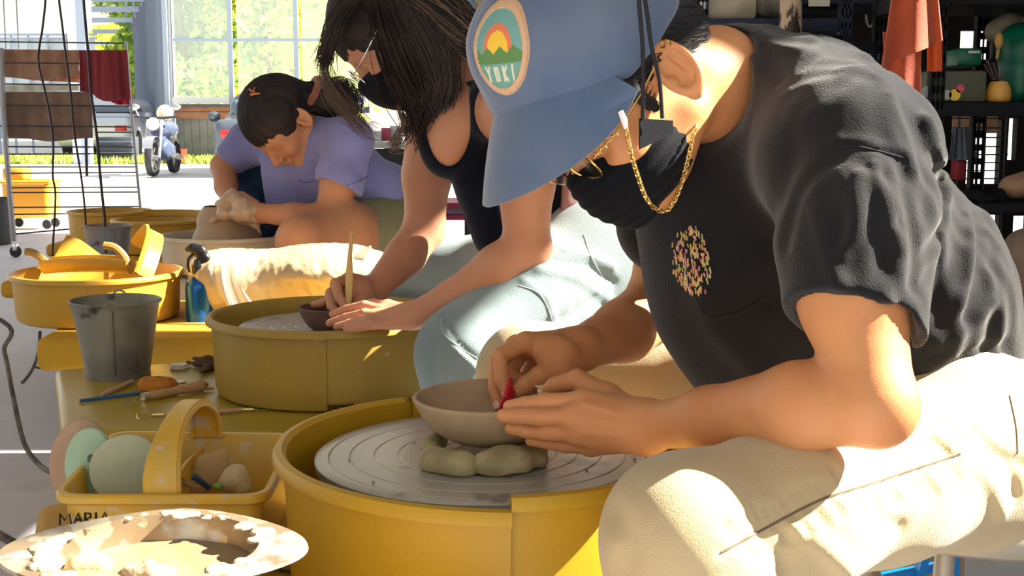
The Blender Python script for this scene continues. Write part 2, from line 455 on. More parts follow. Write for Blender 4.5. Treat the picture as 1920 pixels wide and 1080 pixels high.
# ================================================================== PERSON 1
def person_one():
    hc = W(1265, 125, 1.33)
    F_, U_, L_ = frame((-.57, -.38, -.73), (-.68, -.22, .68)); HS = 1.07
    c = V3(hc)-L_*.083*HS+F_*.012*HS
    b = Sdf()
    # torso and pelvis core
    b.chain([W(1740, 760, 1.56), W(1480, 400, 1.53), W(1400, 240, 1.52)], [.11, .13, .085], .03)
    # neck
    b.chain([W(1400, 200, 1.50), W(1290, 160, 1.42)], [.058, .053], .03)
    p = head_sdf(b, c, F_, U_, L_, HS, .02)
    b.cone(p(-.03, -.03), W(1340, 140, 1.46), .052, .055, .02)
    # near (left) arm
    elb = W(1638, 756, 1.16)
    b.chain([W(1590, 330, 1.30), W(1600, 560, 1.21)], [.062, .050], .02)
    b.cone(W(1600, 560, 1.21), elb, .048, .037, .02)
    b.chain([elb, W(1500, 762, 1.20), W(1330, 785, 1.28), W(1215, 800, 1.345)], [.038, .041, .031, .0235], .015, .88, (0, -1, .25))
    b.ell(W(1655, 770, 1.155), [.024, .02, .026], None, .02)
    wr = W(1212, 800, 1.345)
    # palm, back of the hand towards the camera
    pn = (-.1, -1, .25)
    kn = {'i': W(1095, 752, 1.375), 'm': W(1078, 780, 1.362), 'r': W(1082, 812, 1.365), 'p': W(1108, 836, 1.375)}
    b.cone(wr, kn['i'], .0225, .0145, .018, .72, pn); b.cone(wr, kn['m'], .0225, .0145, .016, .72, pn)
    b.cone(wr, kn['r'], .0225, .0140, .016, .72, pn); b.cone(wr, kn['p'], .0205, .0125, .016, .72, pn)
    b.ell(W(1150, 798, 1.37), [.032, .016, .026], None, .012)
    finger(b, [kn['i'], W(1022, 752, 1.385), W(985, 757, 1.395), W(955, 762, 1.40)], .0102, .0072, .006)
    finger(b, [kn['m'], W(1012, 782, 1.372), W(970, 780, 1.385), W(944, 780, 1.392)], .0108, .0082, .006)
    finger(b, [kn['r'], W(1025, 812, 1.378), W(985, 807, 1.39), W(958, 803, 1.397)], .0100, .0074, .006)
    finger(b, [kn['p'], W(1060, 836, 1.385), W(1025, 830, 1.392), W(995, 826, 1.398)], .0090, .0064, .006)
    # thumb over the top
    b.cone(wr, W(1140, 745, 1.40), .019, .0155, .014)
    finger(b, [W(1140, 748, 1.40), W(1082, 712, 1.425), W(1040, 722, 1.435), W(1018, 735, 1.44)], .0150, .0062, .010)
    # far (right) arm
    e2 = W(1240, 570, 1.80)
    b.chain([W(1300, 250, 1.75), e2], [.058, .047], .02)
    b.chain([e2, W(1170, 620, 1.71), W(1085, 655, 1.63)], [.049, .041, .027], .015)
    w2 = W(1085, 655, 1.63)
    n2 = (-.3, 1, .5)
    I = W(985, 642, 1.585); M = W(968, 648, 1.605); Rr = W(985, 650, 1.63); Pp = W(1005, 665, 1.645)
    b.cone(w2, I, .025, .015, .016, .8, n2); b.cone(w2, M, .025, .015, .014, .8, n2)
    b.cone(w2, Rr, .024, .014, .014, .8, n2); b.cone(w2, Pp, .022, .013, .014, .8, n2)
    b.ell(W(1045, 668, 1.58), [.028, .018, .026], None, .014)
    fi = [I, W(936, 668, 1.56), W(942, 712, 1.545), W(953, 742, 1.535)]
    fm = [M, W(932, 682, 1.59), W(928, 728, 1.565), W(937, 762, 1.55)]
    finger(b, fi, .0115, .0078, .006); finger(b, fm, .0115, .0078, .006)
    finger(b, [Rr, W(955, 700, 1.62), W(985, 718, 1.60), W(1005, 705, 1.585)], .0105, .0078, .005)
    finger(b, [Pp, W(980, 715, 1.635), W(1008, 725, 1.61), W(1022, 710, 1.60)], .0095, .0070, .005)
    b.cone(w2, W(1045, 690, 1.575), .021, .016, .012)
    ft = [W(1048, 690, 1.572), W(1012, 706, 1.555), W(985, 722, 1.542), W(968, 735, 1.535)]
    finger(b, ft, .0155, .0085, .008)
    # crease lines across knuckles
    lines = []
    for (x, y) in ((1022, 752), (1012, 782), (1025, 812), (1060, 836)):
        for dx in (-5, 0, 5): lines.append((x+dx, y-14, x+dx, y+14))
    fl = []
    for x1, y1, x2, y2 in lines:
        a = b.hit(x1, y1, 1.2); e = b.hit(x2, y2, 1.2)
        if a is not None and e is not None and (a-e).length < .04: fl.append((a, e, .0012, .0005))
    if fl: b.bump(folds(fl), .002)
    fl = []
    for x1, y1, x2, y2 in ((1095, 756, 1165, 775), (1085, 783, 1165, 793), (1090, 812, 1160, 815)):
        a = b.hit(x1, y1, 1.2); e = b.hit(x2, y2, 1.2)
        if a is not None and e is not None: fl.append((a, e, .004, -.0012))
    b.bump(folds(fl), .002)
    # lower legs inside the trousers so that the figure carries on to its feet
    nk = W(1288, 1012, 1.17); fk = W(992, 702, 1.95)
    hipn = W(1760, 868, 1.42); hipf = W(1700, 760, 1.72)
    b.cone(hipn, nk, .06, .045); b.cone(nk, (nk.x+.02, nk.y-.02, .10), .04, .03)
    b.cone(hipf, fk, .06, .045); b.cone(fk, (fk.x+.02, fk.y+.04, .10), .04, .03)
    o = sdf_mesh('person', b, (-.10, 1.0, .05), (.75, 2.05, 1.35), .0021, M_skin1)
    tag(o, 'nearest person, in black T-shirt, blue cap and cream trousers, trimming a bowl', 'person')
    # nails
    for A_, B_, r_, n_ in ((fi[2], fi[3], .0080, (-.35, -1, .1)), (fm[2], fm[3], .0080, (-.6, -1, 0)), (W(1040, 722, 1.435), W(1018, 735, 1.44), .0062, (-.1, -.7, .8))):
        mb = MB(); nail(mb, A_, B_, r_, n_); mb.build('fingernail', M_nail, o)
    # ---------------- T-shirt
    t = Sdf()
    t.chain([W(1735, 735, 1.56), W(1650, 580, 1.55), W(1480, 395, 1.53), W(1395, 222, 1.52)], [.128, .150, .160, .098], .05)
    t.chain([W(1365, 340, 1.54), W(1420, 560, 1.52), W(1470, 700, 1.52)], [.112, .108, .095], .06)
    t.cone(W(1340, 150, 1.47), W(1480, 170, 1.55), .064, .065, .03)
    t.cone(W(1520, 215, 1.42), W(1590, 300, 1.32), .085, .088, .05)
    t.cone(W(1300, 255, 1.70), W(1250, 420, 1.76), .075, .070, .05)
    t.chain([W(1590, 310, 1.31), W(1600, 420, 1.26), W(1603, 640, 1.19)], [.086, .074, .066], .03)
    # hem of the near sleeve
    hn = V3(W(1615, 760, 1.14))-V3(W(1600, 420, 1.25)); hn /= np.linalg.norm(hn)
    hn = hn+np.array([-.32, 0, -.12]); hn /= np.linalg.norm(hn)
    hp = V3(W(1605, 607, 1.20))
    class Near:
        "cuts only around the sleeve"
        def __call__(s, P):
            a = (P-hp)@hn; q = (P-hp)-a[..., None]*hn; r = np.sqrt((q*q).sum(-1))-.085
            return np.maximum(-a, np.maximum(a-.16, r))
    t.sub(Near(), .004)
    t.sub(Cone(W(1602, 590, 1.205), W(1628, 760, 1.16), .0525, .053), .002)
    # shirt bottom: open over the trousers
    t.cut(Plane(W(1700, 845, 1.4), (.10, -.1, -1)), .02)
    # neck opening
    t.sub(Cone(W(1322, 140, 1.45), W(1215, 190, 1.36), .060, .11), .008)
    base = t.copy()
    def H(px, py, fy=None):
        q = base.hit(px, py, .9, 2.4); return q if q is not None else W(px, py, 1.4)
    FL = []
    def fold(pts, w, d):
        P = [H(*q) for q in spline(pts, 3)]
        FL.append((P, w, d))
    fold([(1562, 276), (1625, 279), (1692, 296)], .0022, .0035)                 # shoulder seam
    fold([(1570, 262), (1625, 268), (1690, 284)], .006, -.002)
    fold([(1690, 300), (1702, 380), (1716, 470), (1718, 540)], .007, .006)      # sleeve behind seam
    fold([(1655, 330), (1640, 420), (1668, 510)], .008, .004)
    fold([(1612, 330), (1604, 420), (1582, 480)], .007, -.007)
    fold([(1680, 420), (1655, 500), (1640, 545)], .008, .005)
    fold([(1640, 310), (1662, 400), (1690, 470)], .006, -.006)
    fold([(1560, 350), (1590, 450), (1610, 540)], .009, .003)
    fold([(1530, 400), (1560, 500), (1600, 590)], .008, -.005)
    fold([(1700, 200), (1730, 290), (1738, 400)], .010, .004)
    fold([(1670, 180), (1700, 260), (1712, 320)], .007, -.004)
    fold([(1740, 230), (1775, 330), (1770, 430), (1725, 520)], .009, -.011)
    fold([(1765, 300), (1800, 400), (1790, 480), (1745, 570)], .012, .005)
    fold([(1785, 300), (1822, 400), (1820, 500), (1806, 570)], .007, -.010)
    fold([(1838, 430), (1850, 520), (1830, 600)], .012, .006)
    fold([(1760, 640), (1820, 610), (1860, 570)], .010, -.008)
    fold([(1770, 700), (1830, 660), (1880, 650)], .010, .009)
    fold([(1800, 560), (1790, 640), (1762, 680)], .011, -.008)
    fold([(1300, 480), (1340, 600), (1420, 690)], .02, -.006)
    fold([(1480, 300), (1440, 420), (1430, 560)], .02, .008)
    fold([(1560, 300), (1500, 350), (1470, 460)], .010, .006)
    fold([(1740, 720), (1790, 745), (1850, 735)], .007, .007)
    fold([(1400, 75), (1440, 100), (1460, 150)], .010, .004)
    fold([(1425, 62), (1450, 85), (1500, 95)], .008, -.005)
    fold([(1752, 300), (1772, 380), (1758, 450), (1722, 530)], .012, .013)
    fold([(1812, 350), (1838, 430), (1836, 520), (1812, 600)], .011, .012)
    fold([(1862, 450), (1872, 540), (1860, 620)], .009, .007)
    fold([(1700, 560), (1690, 640), (1712, 720)], .012, .008)
    t.bump(folds(FL), .022)
    def crumple(P):
        w = wob(P, 38, 3); g = 1/(1+np.exp(-(P[..., 0]-.30)*40))
        return .0022*w*(.35+g)-.0062*g*np.maximum(0, wob(P*np.array([2.0, 2.0, .45], P.dtype), 42, 5, 4))+.003*g*wob(P*np.array([2.0, 2.0, .6], P.dtype), 70, 8, 4)
    t.bump(lambda P: crumple(P)*np.clip(np.abs((P-hp.astype(P.dtype))@hn.astype(P.dtype))/.04+.15, 0, 1), .010)
    ts = sdf_mesh('t_shirt', t, (.02, 1.0, .50), (.75, 2.0, 1.35), .0034, M_tee, o)
    t = Surf(ts)
    ts['label'] = 'black short-sleeved T-shirt with a coloured burst on the chest'
    # seams drawn on the surface
    def seam(name, pts, r, m, par, sd, off=.0, n=5, y0=.9):
        P = [sd.hit(q[0], q[1], y0, 2.6) for q in spline(pts, n)]; P = [q for q in P if q is not None]
        keep = [P[0]]
        for q in P[1:]:
            if (q-keep[-1]).length < .06: keep.append(q)
        mb = MB(); mb.tube(keep, r, 6); return mb.build(name, m, par)
    seam('shoulder_seam', [(1560, 276), (1600, 274), (1640, 282), (1692, 296)], .0013, M_blackthread, ts, t)
    seam('sleeve_seam', [(1494, 622), (1540, 620), (1600, 605), (1650, 580), (1700, 552), (1722, 532)], .0011, M_blackthread, ts, t)
    seam('pocket_seam', [(1312, 570), (1322, 590), (1352, 594), (1400, 580), (1436, 556)], .0016, M_tee, ts, t)
    # embroidered burst
    cols = [mat('thread_a', (.75, .38, .12), .8), mat('thread_b', (.72, .52, .18), .8), mat('thread_c', (.50, .55, .20), .8), mat('thread_d', (.62, .20, .28), .8), mat('thread_e', (.78, .45, .45), .8)]
    mb = MB(); rs = random.Random(4)
    for i in range(230):
        a = rs.uniform(0, 2*PI); r = rs.random()**.6; x = 1297+34*r*math.cos(a)+rs.gauss(0, 2); y = 488+66*r*math.sin(a)+8*r*math.cos(a)
        L = rs.uniform(5, 11); q = t.hit(x, y, 1.0, 2.2, .0006); q2 = t.hit(x+rs.uniform(-1, 2.5), y+L, 1.0, 2.2, .0006)
        if q and q2 and (q-q2).length < .02: mb.mi = rs.choice([0, 0, 1, 1, 2, 3, 4]); mb.tube([q, q2], .00085, 4)
    e = mb.build('embroidery', cols, ts); e['label'] = 'burst of orange, yellow and pink stitches'
    # ---------------- trousers
    q = Sdf()
    q.chain([W(1800, 862, 1.42), W(1650, 905, 1.31), W(1480, 958, 1.22), nk], [.102, .080, .078, .079], .03)
    q.cone(nk, (nk.x+.015, nk.y-.02, .12), .074, .065, .03)
    q.chain([W(1720, 790, 1.74), W(1350, 730, 1.86), fk], [.10, .088, .078], .03)
    q.cone(fk, (fk.x+.02, fk.y+.04, .12), .074, .065, .03)
    q.cone(W(1800, 830, 1.45), W(1790, 780, 1.70), .115, .115, .04)
    q.cone(W(1850, 820, 1.50), W(1800, 730, 1.56), .10, .10, .03)
    qb = q.copy()
    def HQ(px, py):
        z = qb.hit(px, py, .8, 2.4); return z if z is not None else W(px, py, 1.25)
    FL2 = []
    def foldq(pts, w, d):
        P = [HQ(*z) for z in (spline(pts, 3) if len(pts) < 6 else pts)]
        FL2.append((P, w, d))
    sp = spline([(1352, 1040), (1440, 990), (1540, 938), (1640, 905), (1740, 872), (1800, 852)], 6)
    foldq([tuple(z) for z in sp[::2]], .0035, .004)
    for i in range(2, len(sp)-2, 1):
        x, y = sp[i]; rs2 = random.Random(i); L = rs2.uniform(18, 40)
        foldq([(x-2, y-4), (x-8-L*.35, y-L)], .0042, .0055)
        if i % 2: foldq([(x+3, y+5), (x+6+L*.7, y+L*1.2)], .006, .0075)
    foldq([(1500, 985), (1560, 1040), (1590, 1070)], .010, -.008)
    foldq([(1620, 950), (1660, 975), (1690, 990)], .008, .008)
    foldq([(1720, 905), (1745, 930)], .008, .009)
    foldq([(1440, 1010), (1470, 1060)], .012, .008)
    foldq([(1755, 770), (1820, 830), (1890, 870), (1905, 930)], .006, .009)
    foldq([(1730, 790), (1800, 850), (1855, 900), (1880, 960)], .009, -.007)
    foldq([(1820, 800), (1870, 850), (1915, 870)], .006, .006)
    foldq([(1150, 960), (1180, 1010), (1170, 1070)], .014, .006)
    q.bump(folds(FL2), .012); q.bump(lambda P: .0016*wob(P, 30, 9), .002)
    tr = sdf_mesh('trousers', q, (-.08, .98, .05), (.80, 2.08, .98), .0034, M_cream, o)
    tr['label'] = 'cream twill trousers'
    q = Surf(tr)
    seam('side_seam', [(1352, 1036), (1440, 988), (1540, 937), (1640, 904), (1740, 871), (1800, 851)], .0013, M_thread, tr, q, n=12)
    seam('hip_seam', [(1893, 742), (1905, 800), (1908, 850)], .0012, M_thread, tr, q)
    # shoes (below the frame)
    for nm, k, dy in (('shoe', nk, -.02), ('shoe', fk, .04)):
        s = Sdf(); s.ell((k.x+.02, k.y+dy, .07), [.055, .045, .06], None, .03)
        s.cone((k.x+.02, k.y+dy, .05), (k.x-.14, k.y+dy, .04), .048, .038, .02, .75, (0, 0, 1)); s.cut(Plane((0, 0, .006), (0, 0, -1)))
        sdf_mesh(nm, s, (k.x-.22, k.y+dy-.1, -.01), (k.x+.12, k.y+dy+.1, .15), .005, mat('canvas_shoe', (.05, .05, .055), .8), o)
    lo_n = -U_*1.0+F_*.68; lo_n = lo_n/np.linalg.norm(lo_n)
    # ---------------- hair (short, under the cap and round the ear)
    h = Sdf(); R = np.stack([F_, L_, U_], 1)
    h.ell(p(-.018, .035), np.array([.099, .081, .085])*HS, R, .01)
    h.cut(Plane(p(.02, .012, 0), F_*.75-U_*.55), .006)
    h.sub(Ell(p(-.004, -.02, .09), np.array([.024, .03, .036])*HS, R), .006)
    h.cone(p(.035, .03, .072), p(.028, -.012, .073), .011, .006, .008, .6, L_)   # sideburn
    h.cone(p(-.075, .0, .03), p(-.075, -.03, .02), .03, .02, .02)
    h.bump(lambda P: .0006*wob(P, 200, 2), .001)
    ho = sdf_mesh('hair', h, tuple(V3(c)-.21), tuple(V3(c)+.21), .0026, M_black_hair, o)
    mb = MB(); rs = random.Random(8); hs_ = Surf(ho); pp = V3(p(.05, .043)); vs_ = ho.data.vertices
    for i in range(3200):
        v = vs_[rs.randrange(len(vs_))]; q = V3(v.co); n_ = V3(v.normal)
        if (q-pp)@lo_n < .002 and (q-V3(p(0, .030)))@U_ > -.002: continue
        d = -F_*.75-U_*.5*(1 if (q-V3(c))@F_ < 0 else .2)+L_*rs.uniform(-.3, .3)+U_*rs.uniform(-.25, .25); P = []
        for k in range(4):
            t_ = d-n_*d.dot(n_); t_ /= np.linalg.norm(t_); z = q+t_*.0055*k; hh = hs_.t.find_nearest(Vector(z))
            P.append(hh[0]+hh[1]*(.0003+.0006*k))
        mb.tube(P, [.0004, .0005, .0004, .0002], 3)
    mb.build('hair_strands', M_black_hair, ho)
    # eyebrow
    bs = Surf(o)
    mb = MB()
    for i in range(50):
        t0 = rs.random(); a = p(.096-.012*t0, .018+.006*math.sin(t0*3), .018+.036*t0)
        a = bs.drop(a+F_*.03, -F_); e_ = a+Vector(L_*.006+U_*rs.uniform(-.001, .003)); e_ = bs.drop(V3(e_)+F_*.01, -F_)
        mb.tube([a, e_], [.0007, .0003], 4)
    mb.build('eyebrow', M_black_hair, o)
    # ---------------- cap
    R = np.stack([F_, L_, U_], 1)
    cs = Sdf(); cc = p(-.004, .060)
    cs.ell(cc, np.array([.110, .097, .100])*HS, R, 0)
    cs.cone(p(.046, .112), p(.050, .08), .050*HS, .054*HS, .04)
    lo_n = -U_*1.0+F_*.68
    cs.cut(Plane(p(.05, .043), lo_n), .003); cs.cut(Plane(p(0, .030), -U_), .003)
    inner = Ell(p(-.010, .045), np.array([.106, .087, .098])*HS, R); cs.sub(inner, .002)
    capb = cs.copy()
    cs.bump(lambda P: .0009*wob(P, 90, 4), .001)
    FLc = []
    for l0 in (-.062, 0.0, .062):      # panel seams
        pts = []
        for k in range(9):
            a = PI*k/8*.5; fdir = F_*math.cos(a)*.16+U_*math.sin(a)*.16+L_*l0*math.cos(a)*1.3
            pts.append(capb.drop(V3(cc)+fdir, -fdir))
        FLc.append((pts, .0016, .0016))
    cs.bump(folds(FLc), .003)
    cap = sdf_mesh('cap', cs, tuple(V3(cc)-.16), tuple(V3(cc)+.16), .0026, M_cap, o)
    cap['label'] = 'faded blue baseball cap with a round patch'
    BF, BL = .110*HS, .095*HS
    def brim(u, v, off=0):
        a = math.radians(-70+134*u); s_ = math.sin(a); co = math.cos(a); tt = abs(2*u-1)
        Lb = .104*(max(0, 1-tt**2.2)**.62)*(1-.22*max(0, 1-2*u))
        q0 = V3(p(-.004, .046))+F_*BF*co*.965+L_*BL*s_*.965; q0 = q0+U_*(.68*(BF*co*.965-.054*HS)+.0035)
        FB = F_*.90-U_*.42
        curve = -.016*(s_**2)*(.45+v*.9)
        out = FB*(Lb*v)+L_*(.020*s_*v)+U_*(curve-.012*v*v+off)
        return Vector(q0+out+U_*.004)
    mb = MB(); mb.grid(lambda u, v: brim(u, v), 48, 16, .0034)
    br = mb.build('brim', M_cap, cap)
    mb = MB()
    for vv in (.70, .78, .86, .93):
        mb.tube([brim(.06+.88*k/40, vv, .0006) for k in range(41)], .0008, 5)
    mb.build('brim_stitching', mat('cap_thread', (.10, .15, .25), .9), cap)
    # round patch on the crown, built as sewn fields following the cap
    capm = Surf(cap)
    pc = capm.hit(934, 95, .5) or capm.drop(V3(cc)+F_*.2-np.array([0,.1,0]), -F_+np.array([0,.3,0]))
    e_ = 1e-3; g = np.array([float(capb((V3(pc)+np.eye(3)[k]*e_)[None])[0]) for k in range(3)]); nn = g/np.linalg.norm(g)
    up = V3(W(932, 20, pc.y))-V3(W(938, 170, pc.y)); up -= nn*up.dot(nn); up /= np.linalg.norm(up); rt = np.cross(up, nn)
    pm = [mat('patch_rim', (.72, .45, .27), .85, bump=.6, bscale=900), mat('patch_teal', (.17, .37, .33), .85), mat('patch_red', (.75, .20, .10), .8), mat('patch_yellow', (.88, .55, .05), .8),
          mat('patch_green', (.12, .25, .08), .85), mat('patch_cream', (.72, .70, .50), .85)]
    RX, RY = .033, .046
    def seg(x, y, x1, y1, x2, y2, w):
        dx, dy = x2-x1, y2-y1; t_ = max(0, min(1, ((x-x1)*dx+(y-y1)*dy)/(dx*dx+dy*dy))); return math.hypot(x-x1-t_*dx, y-y1-t_*dy) < w
    letters = {'Y': [(-.5, 1, 0, .1), (.5, 1, 0, .1), (0, .1, 0, -1)], 'O': [(-.4, .9, .4, .9), (.4, .9, .4, -.9), (.4, -.9, -.4, -.9), (-.4, -.9, -.4, .9)],
               'K': [(-.4, 1, -.4, -1), (-.4, 0, .5, 1), (-.4, 0, .5, -1)], 'I': [(0, 1, 0, -1)]}
    def region(x, y):
        r = math.hypot(x, y)
        if r > .82: return 0
        for ch, cx in zip('YOKI', (-.46, -.14, .18, .45)):
            for (x1, y1, x2, y2) in letters[ch]:
                if seg(x, y, cx+x1*.13, -.50+y1*.15, cx+x2*.13, -.50+y2*.15, .036): return 5
        m = -.02-.16*abs(((x*2.2+5.3) % 1)-.5)*2+.12
        if y < m and y > -.27: return 4
        rr = math.hypot(x, y-.05)
        if y >= m and rr < .36: return 3
        if y >= m and rr < .50: return 2
        return 1
    mb = MB(); n0 = 96; bm = mb.bm; cache = {}
    for i in range(n0):
        for j in range(n0):
            x = (i+.5)/n0*2-1; y = (j+.5)/n0*2-1
            if x*x+y*y > 1: continue
            vs = []
            for a, d in ((i, j), (i+1, j), (i+1, j+1), (i, j+1)):
                if (a, d) not in cache:
                    X, Y_ = a/n0*2-1, d/n0*2-1; r = math.hypot(X, Y_)
                    if r > 1: X /= r; Y_ /= r
                    q0 = V3(pc)+rt*X*RX+up*Y_*RY+nn*.02
                    z = capm.drop(q0, -nn); z = z if (z-Vector(q0)).length < .06 else Vector(q0-nn*.02); rim = .0016 if r < .82 else .0028 if r < .97 else 0
                    cache[(a, d)] = bm.verts.new(z+Vector(nn)*(rim+.0002))
                vs.append(cache[(a, d)])
            try: f = bm.faces.new(vs)
            except ValueError: continue
            f.material_index = region(x, y)
    pt = mb.build('patch', pm, cap, True); pt['label'] = 'round teal patch with a sun, hills and the letters YOKI'
    # ---------------- face mask
    mk = Sdf()
    mk.ell(p(.045, -.052), np.array([.072, .068, .052])*HS, R, .01)
    mk.cone(p(.102, -.024), p(.086, -.085), .0165, .018, .03)
    mk.cut(Plane(p(.06, -.020), U_*1.0-F_*.22), .003); mk.cut(Plane(p(.008, -.05, 0), -F_+U_*.1), .003)
    mk.sub(Ell(p(.03, -.055), np.array([.073, .060, .05])*HS, R), .003)
    def pl(P): return .0009*np.sin((P@U_)*420)
    mk.bump(pl, .001)
    mo = sdf_mesh('face_mask', mk, tuple(V3(c)-.21), tuple(V3(c)+.21), .0024, mat('black_mask', (.007, .008, .011), .85, bump=.3, bscale=600, sheen=.05, spec=.1), o)
    mo['label'] = 'black face mask pulled over nose and chin'
    mb = MB()
    for (x, y, yo) in ((1205, 222, 0), (1242, 222, 0)):
        a = W(x, y, 1.285); e1 = W(1212 if x < 1220 else 1228, 40, 1.30)
        P = [a, W((a := W(x, y, 1.285)) and (x*0.72+.28*(1208 if x < 1220 else 1222)), 150, 1.28), W(1205 if x < 1220 else 1222, 90, 1.275), W(1200 if x < 1220 else 1214, 30, 1.262), W(1196 if x < 1220 else 1206, -20, 1.258)]
        mb.tube([Vector(z) for z in spline(P, 4)], .0021, 6)
    mb.build('ear_loop', mat('elastic', (.012, .012, .014), .8), mo)
    mb = MB(); mb.grid(lambda u, v: W(1198+62*u, 222+(58-34*u)*v+4*u, 1.286+.02*u), 6, 6, .002)
    mb.build('mask_edge', MATS['black_mask'], mo)
    # ---------------- glasses
    mb = MB(); q0 = p(.104, -.004, .034)
    for sg in (1, -1):
        cx = p(.106, -.004, .034*sg)
        mb.tube([Vector(V3(cx)+L_*.024*math.cos(a)+U_*.019*math.sin(a)+F_*.002*math.cos(2*a)) for a in [2*PI*k/28 for k in range(29)]], .0011, 6)
    mb.tube([Vector(p(.107, .002, -.010)), Vector(p(.111, .005, 0)), Vector(p(.107, .002, .010))], .0012, 6)
    gl = mb.build('glasses', M_gold, o); gl['label'] = 'thin gold-rimmed glasses on a chain'
    mb = MB()
    tp = [Vector(p(.104, .002, .058)), Vector(p(.075, .004, .074)), Vector(p(.035, .012, .086)), Vector(p(.004, .018, .087))]
    mb.tube(tp, .0012, 6)
    for k in range(14):     # twisted wire pattern at the front of the temple
        z = tp[0].lerp(tp[1], k/13*.9+.05); mb.ball(z+Vector(U_)*.0022*math.sin(k*1.8), .0014, 5)
    mb.build('temple', M_gold, gl)
    for sg in (1, -1):
        mb = MB(); cx = p(.106, -.004, .034*sg)
        mb.grid(lambda u, v: Vector(V3(cx)+(L_*.0235*math.cos(2*PI*u)+U_*.0185*math.sin(2*PI*u))*v), 24, 3, .0008)
        mb.build('lens', mat('lens_glass', (.92, .93, .93), .05, trans=1, ior=1.08), gl)
    def chain(px, r, m, par, step=.0042, nm='chain'):
        P = [Vector(z) for z in spline(px, 14)]; mb = MB(); acc = 0; last = P[0]; k = 0
        L = [P[0]]; 
        for z in P[1:]:
            while (z-last).length >= step: last = last+(z-last).normalized()*step; L.append(last)
        for i in range(len(L)-1):
            d = (L[i+1]-L[i]).normalized(); n1 = d.orthogonal().normalized(); n2 = d.cross(n1)
            w = n1 if i % 2 else n2; cpt = L[i]
            mb.tube([cpt+d*step*.72*math.cos(a)+w*r*1.5*math.sin(a) for a in [2*PI*j/8 for j in range(9)]], r*.55, 5, cap=False)
        return mb.build(nm, m, par)
    cps = [W(1174, 240, 1.275), W(1182, 280, 1.27), W(1196, 330, 1.28), W(1214, 375, 1.29), W(1240, 396, 1.30), W(1262, 382, 1.31), W(1282, 330, 1.325), W(1298, 262, 1.34), W(1311, 205, 1.37)]
    ch = chain(cps, .0016, M_gold, gl, nm='glasses_chain'); ch['label'] = 'gold chain hanging in a loop'
    mb = MB(); mb.tube([W(1163, 208, 1.275), W(1170, 225, 1.275), W(1174, 242, 1.275)], [.0028, .0034, .0022], 8)
    mb.build('chain_clasp', mat('white_rubber', (.85, .82, .76), .4), gl)
    mb = MB(); ear = V3(p(-.012, -.002, .083))
    for du, df in ((.030, -.004), (.026, -.010)):
        z = Vector(ear+U_*du+F_*df+L_*.004); mb.tube([z+Vector(L_*.005*math.cos(a)+U_*.005*math.sin(a)) for a in [2*PI*j/10 for j in range(11)]], .0009, 5)
    mb.build('earring', M_gold, o)
    return o, b, t, q
P1, sdf1, tee1, tr1 = person_one()
# ================================================================== PERSON 2
def locks(name, guides, n, spread, r, m, parent, seed=1, wave=.004):
    "hair strands running along 3-D guide polylines"
    rs = random.Random(seed); mb = MB()
    for i in range(n):
        g = guides[i % len(guides)]; h = guides[(i+1) % len(guides)] if len(guides) > 1 else g
        k = rs.random() if (i+1) % len(guides) else 0
        P = [np.array(a)*(1-k)+np.array(b)*k for a, b in zip(g, h)]
        off = np.array([rs.gauss(0, 1), rs.gauss(0, 1), rs.gauss(0, 1)])*spread; L = len(P); ph = rs.random()*6.28; w = []
        cut = rs.choice([L, L, L-1]) if L > 4 else L
        for j in range(cut):
            e = (j/(L-1)); w.append(P[j]+off*(.5+.8*e)+np.array([math.sin(ph+j*1.7), math.cos(ph*2+j*1.3), math.sin(ph*3+j)])*wave*e)
        S = spline(w, 3); q = len(S); rr = r*rs.uniform(.6, 1.3)
        mb.tube([Vector(z) for z in S], [rr*(.4+.6*math.sin(PI*min(1, .15+.85*(1-j/q)))) for j in range(q)], 3)
    return mb.build(name, m, parent)
M_hair2 = mat('dark_brown_hair', (.022, .015, .013), .55, (.055, .036, .028), 20, .45, .7, spec=.3)
M_hair2b = mat('light_hair', (.16, .10, .07), .5, spec=.4)
M_navy = mat('navy_jersey', (.008, .010, .020), .9, bump=.3, bscale=500, sheen=.08, spec=.08)
M_denim = mat('light_denim', (.21, .285, .31), .9, (.28, .35, .36), 7, .4, .65, bump=.6, bscale=700, sheen=.3, spec=.2)
M_mauve = mat('mauve_cotton', (.30, .19, .19), .9, bump=.4, bscale=500, spec=.2)
M_denimseam = mat('denim_seam', (.42, .48, .48), .9)
